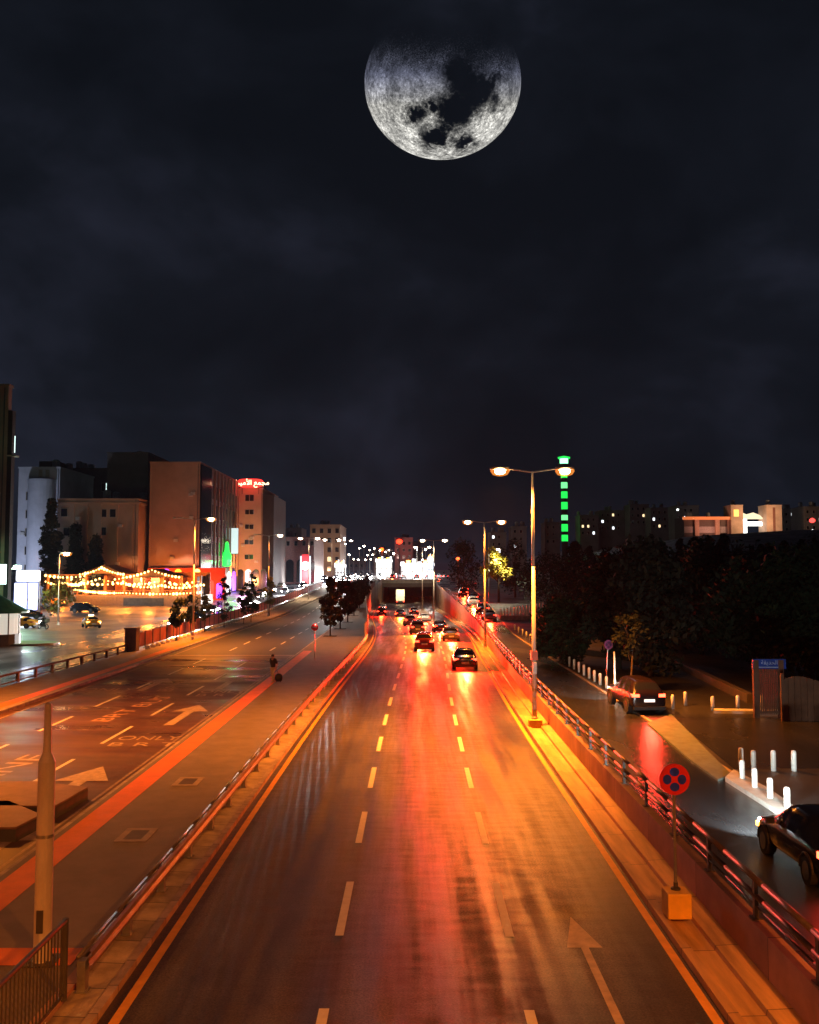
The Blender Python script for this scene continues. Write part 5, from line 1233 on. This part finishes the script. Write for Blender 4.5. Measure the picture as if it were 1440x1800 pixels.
# ---------------------------------------------------------------- right skyline
# minaret tower with green bands
d = 420; p = pd(993, 950, d); zb = zs(d)+hill(p.x, d)*.6
t = thing('minaret', 'slender minaret with green lit bands rising over the dark trees', 'minaret', (p.x, d, zb))
zt = Z(806, d)-zb; rad = 1.45
MB().lathe([(rad*1.15, 0), (rad, 2), (rad*.95, zt-4)], n=12).build('shaft', mat('minaret_stone', (.07, .07, .07), rough=.9), t)
for i, y in enumerate((836, 853, 870, 889, 910, 928, 946)):
    zz = Z(y, d)-zb; hh = [1.0, 1.4, 1.6, 1.7, 1.2, 1.7, 1.5][i]
    b = MB(); b.lathe([(rad*1.01, zz-hh), (rad*1.03, zz-hh*.5), (rad*1.03, zz+hh*.5), (rad*1.01, zz+hh)], n=12); b.build('green_band', emit('minaret_green', (.01, .55, .06), 1.6) if i % 3 != 1 else emit('minaret_green_bright', (.15, .8, .25), 1.4), t)
MB().lathe([(rad, zt-4), (rad*2.0, zt-3), (rad*2.0, zt-2.4)], n=12).build('balcony', MC['minaret_stone'], t)
MB().lathe([(rad*1.3, zt-2.4), (rad*1.3, zt+.1)], n=12).build('lit_gallery', emit('gallery_green', (.25, 1, .45), 3), t)
MB().lathe([(rad*1.9, zt+.1), (rad*2.0, zt+.8), (.4, zt+1.4)], n=12).build('cap', MC['minaret_green'], t)
# hillside houses
rr = random.Random(12)
hs_ = [(900, 926, 925, 380, 'dim house left of the big lamp post'), (958, 985, 918, 400, 'dim house with bright windows beside the minaret'), (1020, 1052, 905, 420, 'dim flat block on the ridge above the park'), (1055, 1100, 897, 430, 'wide dim block on the ridge'), (1108, 1142, 886, 420, 'dark hillside block with two small lights'), (1145, 1190, 892, 410, 'dark hillside block with a row of lights'), (1190, 1230, 888, 390, 'dim block behind the villa'), (1378, 1412, 895, 380, 'dim block behind the white flood lit yard'), (1415, 1460, 890, 360, 'dark block below the red lamp'), (862, 890, 935, 390, 'dim house behind the lit tree')]
for x0, x1, y, d, lb in hs_:
    xa, xb_ = X(x0, d), X(x1, d); zb = zs(d)+hill((xa+xb_)/2, d)*.9-1
    t = bldg(lb, 'hillside_house', xa, xb_, d, d+12, Z(y, d), zb, mat('wall_hill', (.20, .17, .16), rough=.85, var=.2, scale=.2), group='houses on the dark hillside')
    n = max(2, int((xb_-xa)/2.6)); k = 0
    for i in range(3):
        for j in range(n):
            lit = rr.random() < .13
            window(t, 'f', -t['w']+1.3+j*2.5, t['h']-2.2-i*3.1, .9, 1.2, (E_WINWH if rr.random() < .6 else E_WINW) if lit else WIN)
# villa lit orange
d = 345
xa, xb_ = X(1203, d), X(1283, d); zb = zs(d)+hill(110, d)-1
t = bldg('long villa with an orange lit cornice above the treetops', 'hillside_villa', xa, xb_, d, d+12, Z(909, d), zb, mat('villa_wall', (.10, .07, .06), rough=.85))
MB().box(-t['w']-.5, -7.4, t['h']-1.0, t['w']+.3, -5.9, t['h']+.1).build('cornice', emit('cornice_glow', (.75, .18, .05), .75), t)  # cornice emits its own orange in place of lamplight on it
MB().box(-t['w'], -6.1, t['h']-6, t['w'], -5.95, t['h']-3.6).build('balcony_band', mat('villa_band', (.32, .25, .24), rough=.8), t)
for s in (-.55, .35, .9): MB().box(s*t['w'], -7, t['h']-12, s*t['w']+1.6, -6, t['h']-1).build('column', mat('villa_column', (.40, .22, .16), rough=.8), t)
lamp(t, (0, -14, 4), 2500, (1, .45, .3), 'SPOT', .6, 130, .8, (R(110), 0, 0))
TW = mat('tower_sand', (.50, .32, .22), rough=.85, var=.2, scale=.3)
t1 = bldg('square sand coloured stair tower left of the flood lit yard', 'villa_tower', X(1283, d), X(1304, d), d-2, d+6, Z(888, d), zb, TW); t1_ = t1
MB().box(-1.2, -4.1, t1['h']-4.4, .6, -3.98, t1['h']-1.8).build('lit_window', emit('amber_window', (1, .42, .08), 2), t1)
t2 = bldg('square sand coloured stair tower right of the flood lit yard', 'villa_tower', X(1345, d), X(1372, d), d-2, d+6, Z(888, d), zb, TW)
MB().box(-.5, -4.1, 2, .4, -4.0, t2['h']-1).build('reveal', mat('reveal_brown', (.22, .08, .05), rough=.8), t2)
lamp(None, (X(1325, d), d-14, zb+8), 9000, (1, .62, .36), 'SPOT', .6, 140, .8, (R(100), 0, 0), name='yard_glow')
yd = thing('flood_lit_yard', 'blazing white flood lit pavilion between the two sand towers', 'building', (X(1322, d), d+2, zb))
zz = Z(912, d)-zb; zl_ = Z(945, d)-zb
MB().box(-5.2, 0, zl_, -1.0, 2, zz).box(-1.0, .5, zl_+4.6, 5.5, 2.2, zz-1.0).build('lit_wall', emit('yard_wall_glow', (.95, 1, .97), 3.2), yd)  # wall emits white in place of floodlight falling on it
MB().prism([(-4.5, 0), (5.5, 0), (3.8, 1.6), (1.4, 2.5), (-1.2, 1.8), (-3, 2.6)], 0, .4, Matrix.Translation((0, .2, zz)) @ Matrix.Rotation(R(90), 4, 'X')).build('lit_gable', emit('yard_gable_glow', (.8, .72, .5), .9), yd)  # gable glow stands in for floodlight
for x, y, w_, h_, dd, lb in ((1316, 962, 1.6, 3.2, 300, 'small greenish flood light patch low in the trees'), (1362, 939, 2.2, 1.6, 320, 'white flood light by the right sand tower'), (1352, 951, 2.4, 1.5, 318, 'lower white flood light by the right sand tower'), (1395, 944, 3.2, 5.0, 330, 'tall white flood light standing apart among the treetops'), (1428, 933, .9, .9, 330, 'small white lamp under the red lamp'), (1191, 896, .9, .7, 380, 'bright white window lamp on the ridge')):
    p = pd(x, y, dd); zb2 = zs(dd)+hill(p.x, dd)-1; t = thing('flood_light', lb, 'flood light', (p.x, dd, zb2)); h = p.z-zb2
    b = MB(); b.smooth = True; b.prism([(w_/2*math.cos(a)*(1+.2*math.sin(3*a)), h_/2*math.sin(a)) for a in [2*math.pi*i/18 for i in range(18)]], 0, .4, Matrix.Translation((0, 0, h)) @ Matrix.Rotation(R(90), 4, 'X')); b.build('lens', emit('flood_white', (.92, 1, .96), 4), t); MB().tube((0, .3, 0), (0, .3, h), .12, n=6).build('mast', DSTEEL, t)
p = pd(1428, 915, 330); t = thing('signal_beacon', 'small red lamp high at the edge of the hillside', 'beacon', (p.x, 330, zs(330)+hill(p.x, 330)-1)); h = p.z-t.location.z
g = MB(); g.smooth = True; g.lathe([(.3, -.8), (.95, -.4), (1.0, .3), (.3, .9)], (0, 0, h), 12); g.build('lens', emit('beacon_red', (1, .05, .04), 3), t); MB().tube((0, 0, 0), (0, 0, h), .12, n=6).build('mast', DSTEEL, t)

# ---------------------------------------------------------------- moon
DM = 9000.0; p = pd(778, 148, DM); rad = 137/F*(p-cam.location).length*math.cos(math.atan(math.hypot(58, 752)/F))
bm = bmesh.new(); bmesh.ops.create_uvsphere(bm, u_segments=96, v_segments=64, radius=1.0); me = bpy.data.meshes.new('moon'); bm.to_mesh(me); bm.free()
for q in me.polygons: q.use_smooth = True
mo = bpy.data.objects.new('moon', me); COL.objects.link(mo); mo.location = p; mo.scale = (rad, rad, rad*.905)
dirv = (p-cam.location).normalized(); mo.rotation_euler = dirv.to_track_quat('Y', 'Z').to_euler()
tag(mo, 'large mottled half shadowed moon in the cloudy night sky', 'moon')
m = bpy.data.materials.new('moon_surface'); m.use_nodes = True; me.materials.append(m); m.cycles.emission_sampling = 'NONE'
n, l = m.node_tree.nodes, m.node_tree.links; n.clear()
def N(t, **kw):
    q = n.new(t)
    for k, v in kw.items(): setattr(q, k, v)
    return q
def MA(op, a, b=None, c=None):
    q = N('ShaderNodeMath', operation=op)
    for i, v in enumerate((a, b, c)):
        if v is None: continue
        if isinstance(v, (int, float)): q.inputs[i].default_value = v
        else: l.new(v, q.inputs[i])
    return q.outputs[0]
tcx = N('ShaderNodeTexCoord'); obc = tcx.outputs['Object']
def noise(sc_, det=8, ro=.6, dist=0):
    q = N('ShaderNodeTexNoise'); q.inputs['Scale'].default_value = sc_; q.inputs['Detail'].default_value = det; q.inputs['Roughness'].default_value = ro; q.inputs['Distortion'].default_value = dist
    l.new(obc, q.inputs['Vector']); return q
nz = noise(5, 8, .65); nf = noise(22, 8, .75); nff = noise(60, 4, .8)
sp = N('ShaderNodeSeparateXYZ'); l.new(obc, sp.inputs[0]); ncol = N('ShaderNodeSeparateColor'); l.new(nz.outputs['Color'], ncol.inputs[0])
U = MA('ADD', sp.outputs['X'], MA('MULTIPLY', MA('SUBTRACT', ncol.outputs[0], .5), .55)); V = MA('ADD', sp.outputs['Z'], MA('MULTIPLY', MA('SUBTRACT', ncol.outputs[1], .5), .55))
mare = None
for (u, v, r, e_) in ((.16, -.34, .24, 1.1), (.45, -.10, .24, 1.0), (.62, .0, .12, 1), (.22, .10, .20, 1.2), (.08, -.50, .12, 1), (-.35, -.39, .11, 1), (-.14, -.27, .10, 1), (-.10, -.67, .17, .8), (.30, -.77, .13, .8), (-.02, -.76, .10, 1)):
    du = MA('SUBTRACT', U, u); dv = MA('DIVIDE', MA('SUBTRACT', V, v), e_)
    r *= 1.22
    dd = MA('SQRT', MA('ADD', MA('MULTIPLY', du, du), MA('MULTIPLY', dv, dv)))
    k = N('ShaderNodeMapRange', interpolation_type='SMOOTHSTEP'); k.inputs[1].default_value = r*.65; k.inputs[2].default_value = r*1.3; l.new(dd, k.inputs[0])
    mare = k.outputs[0] if mare is None else MA('MINIMUM', mare, k.outputs[0])
mottle = N('ShaderNodeMapRange'); mottle.inputs[1].default_value = .38; mottle.inputs[2].default_value = .62; mottle.inputs[3].default_value = .12; mottle.inputs[4].default_value = 1.9; nm_ = noise(3.2, 6, .6, .4); l.new(nm_.outputs['Fac'], mottle.inputs[0])
# terminator: light from below, speckled where it fades
zt_ = MA('ADD', sp.outputs['Z'], MA('MULTIPLY', MA('SUBTRACT', nff.outputs['Fac'], .5), 2.4))
zt_ = MA('ADD', zt_, MA('MULTIPLY', MA('SUBTRACT', nf.outputs['Fac'], .5), .7))
zt_ = MA('ADD', zt_, MA('MULTIPLY', sp.outputs['X'], .10))
ph = N('ShaderNodeMapRange', interpolation_type='SMOOTHSTEP'); ph.inputs[1].default_value = .44; ph.inputs[2].default_value = -.02; ph.inputs[3].default_value = 0; ph.inputs[4].default_value = 1; l.new(zt_, ph.inputs[0])
br = N('ShaderNodeMapRange'); br.inputs[1].default_value = .55; br.inputs[2].default_value = -.95; br.inputs[3].default_value = .05; br.inputs[4].default_value = .25; l.new(sp.outputs['Z'], br.inputs[0])
tex = MA('POWER', MA('MULTIPLY', MA('ADD', MA('MULTIPLY', nf.outputs['Fac'], 1.0), MA('MULTIPLY', nff.outputs['Fac'], .55)), 1.26), 6.0)
val = MA('MULTIPLY', MA('MULTIPLY', MA('MULTIPLY', MA('MULTIPLY', br.outputs[0], mottle.outputs[0]), tex), ph.outputs[0]), mare)
col = N('ShaderNodeMix', data_type='RGBA'); hk = N('ShaderNodeMapRange'); hk.inputs[1].default_value = -.25; hk.inputs[2].default_value = .15; l.new(sp.outputs['Z'], hk.inputs[0]); l.new(hk.outputs[0], col.inputs['Factor']); col.inputs['A'].default_value = (.95, .93, .86, 1); col.inputs['B'].default_value = (.58, .62, .88, 1)
em = N('ShaderNodeEmission'); l.new(col.outputs['Result'], em.inputs['Color']); l.new(val, em.inputs['Strength'])
base_em = N('ShaderNodeBsdfTransparent')
ad = N('ShaderNodeAddShader'); l.new(em.outputs[0], ad.inputs[0]); l.new(base_em.outputs[0], ad.inputs[1])
out = N('ShaderNodeOutputMaterial'); l.new(ad.outputs[0], out.inputs['Surface'])

# ---------------------------------------------------------------- night haze
hz = MB().box(-6200, -60, -8, 6200, 9200, 75).build('haze', None); tag(hz, 'thin night haze hanging over the city', 'haze', kind='stuff')
hm = bpy.data.materials.new('haze'); hm.use_nodes = True; hn = hm.node_tree.nodes; hn.clear()
pv = hn.new('ShaderNodeVolumePrincipled'); ho = hn.new('ShaderNodeOutputMaterial'); hm.node_tree.links.new(pv.outputs[0], ho.inputs['Volume'])
pv.inputs['Color'].default_value = (.55, .70, 1.0, 1); pv.inputs['Density'].default_value = .000045; pv.inputs['Anisotropy'].default_value = .55
hz.data.materials.append(hm)
SC.cycles.volume_bounces = 0
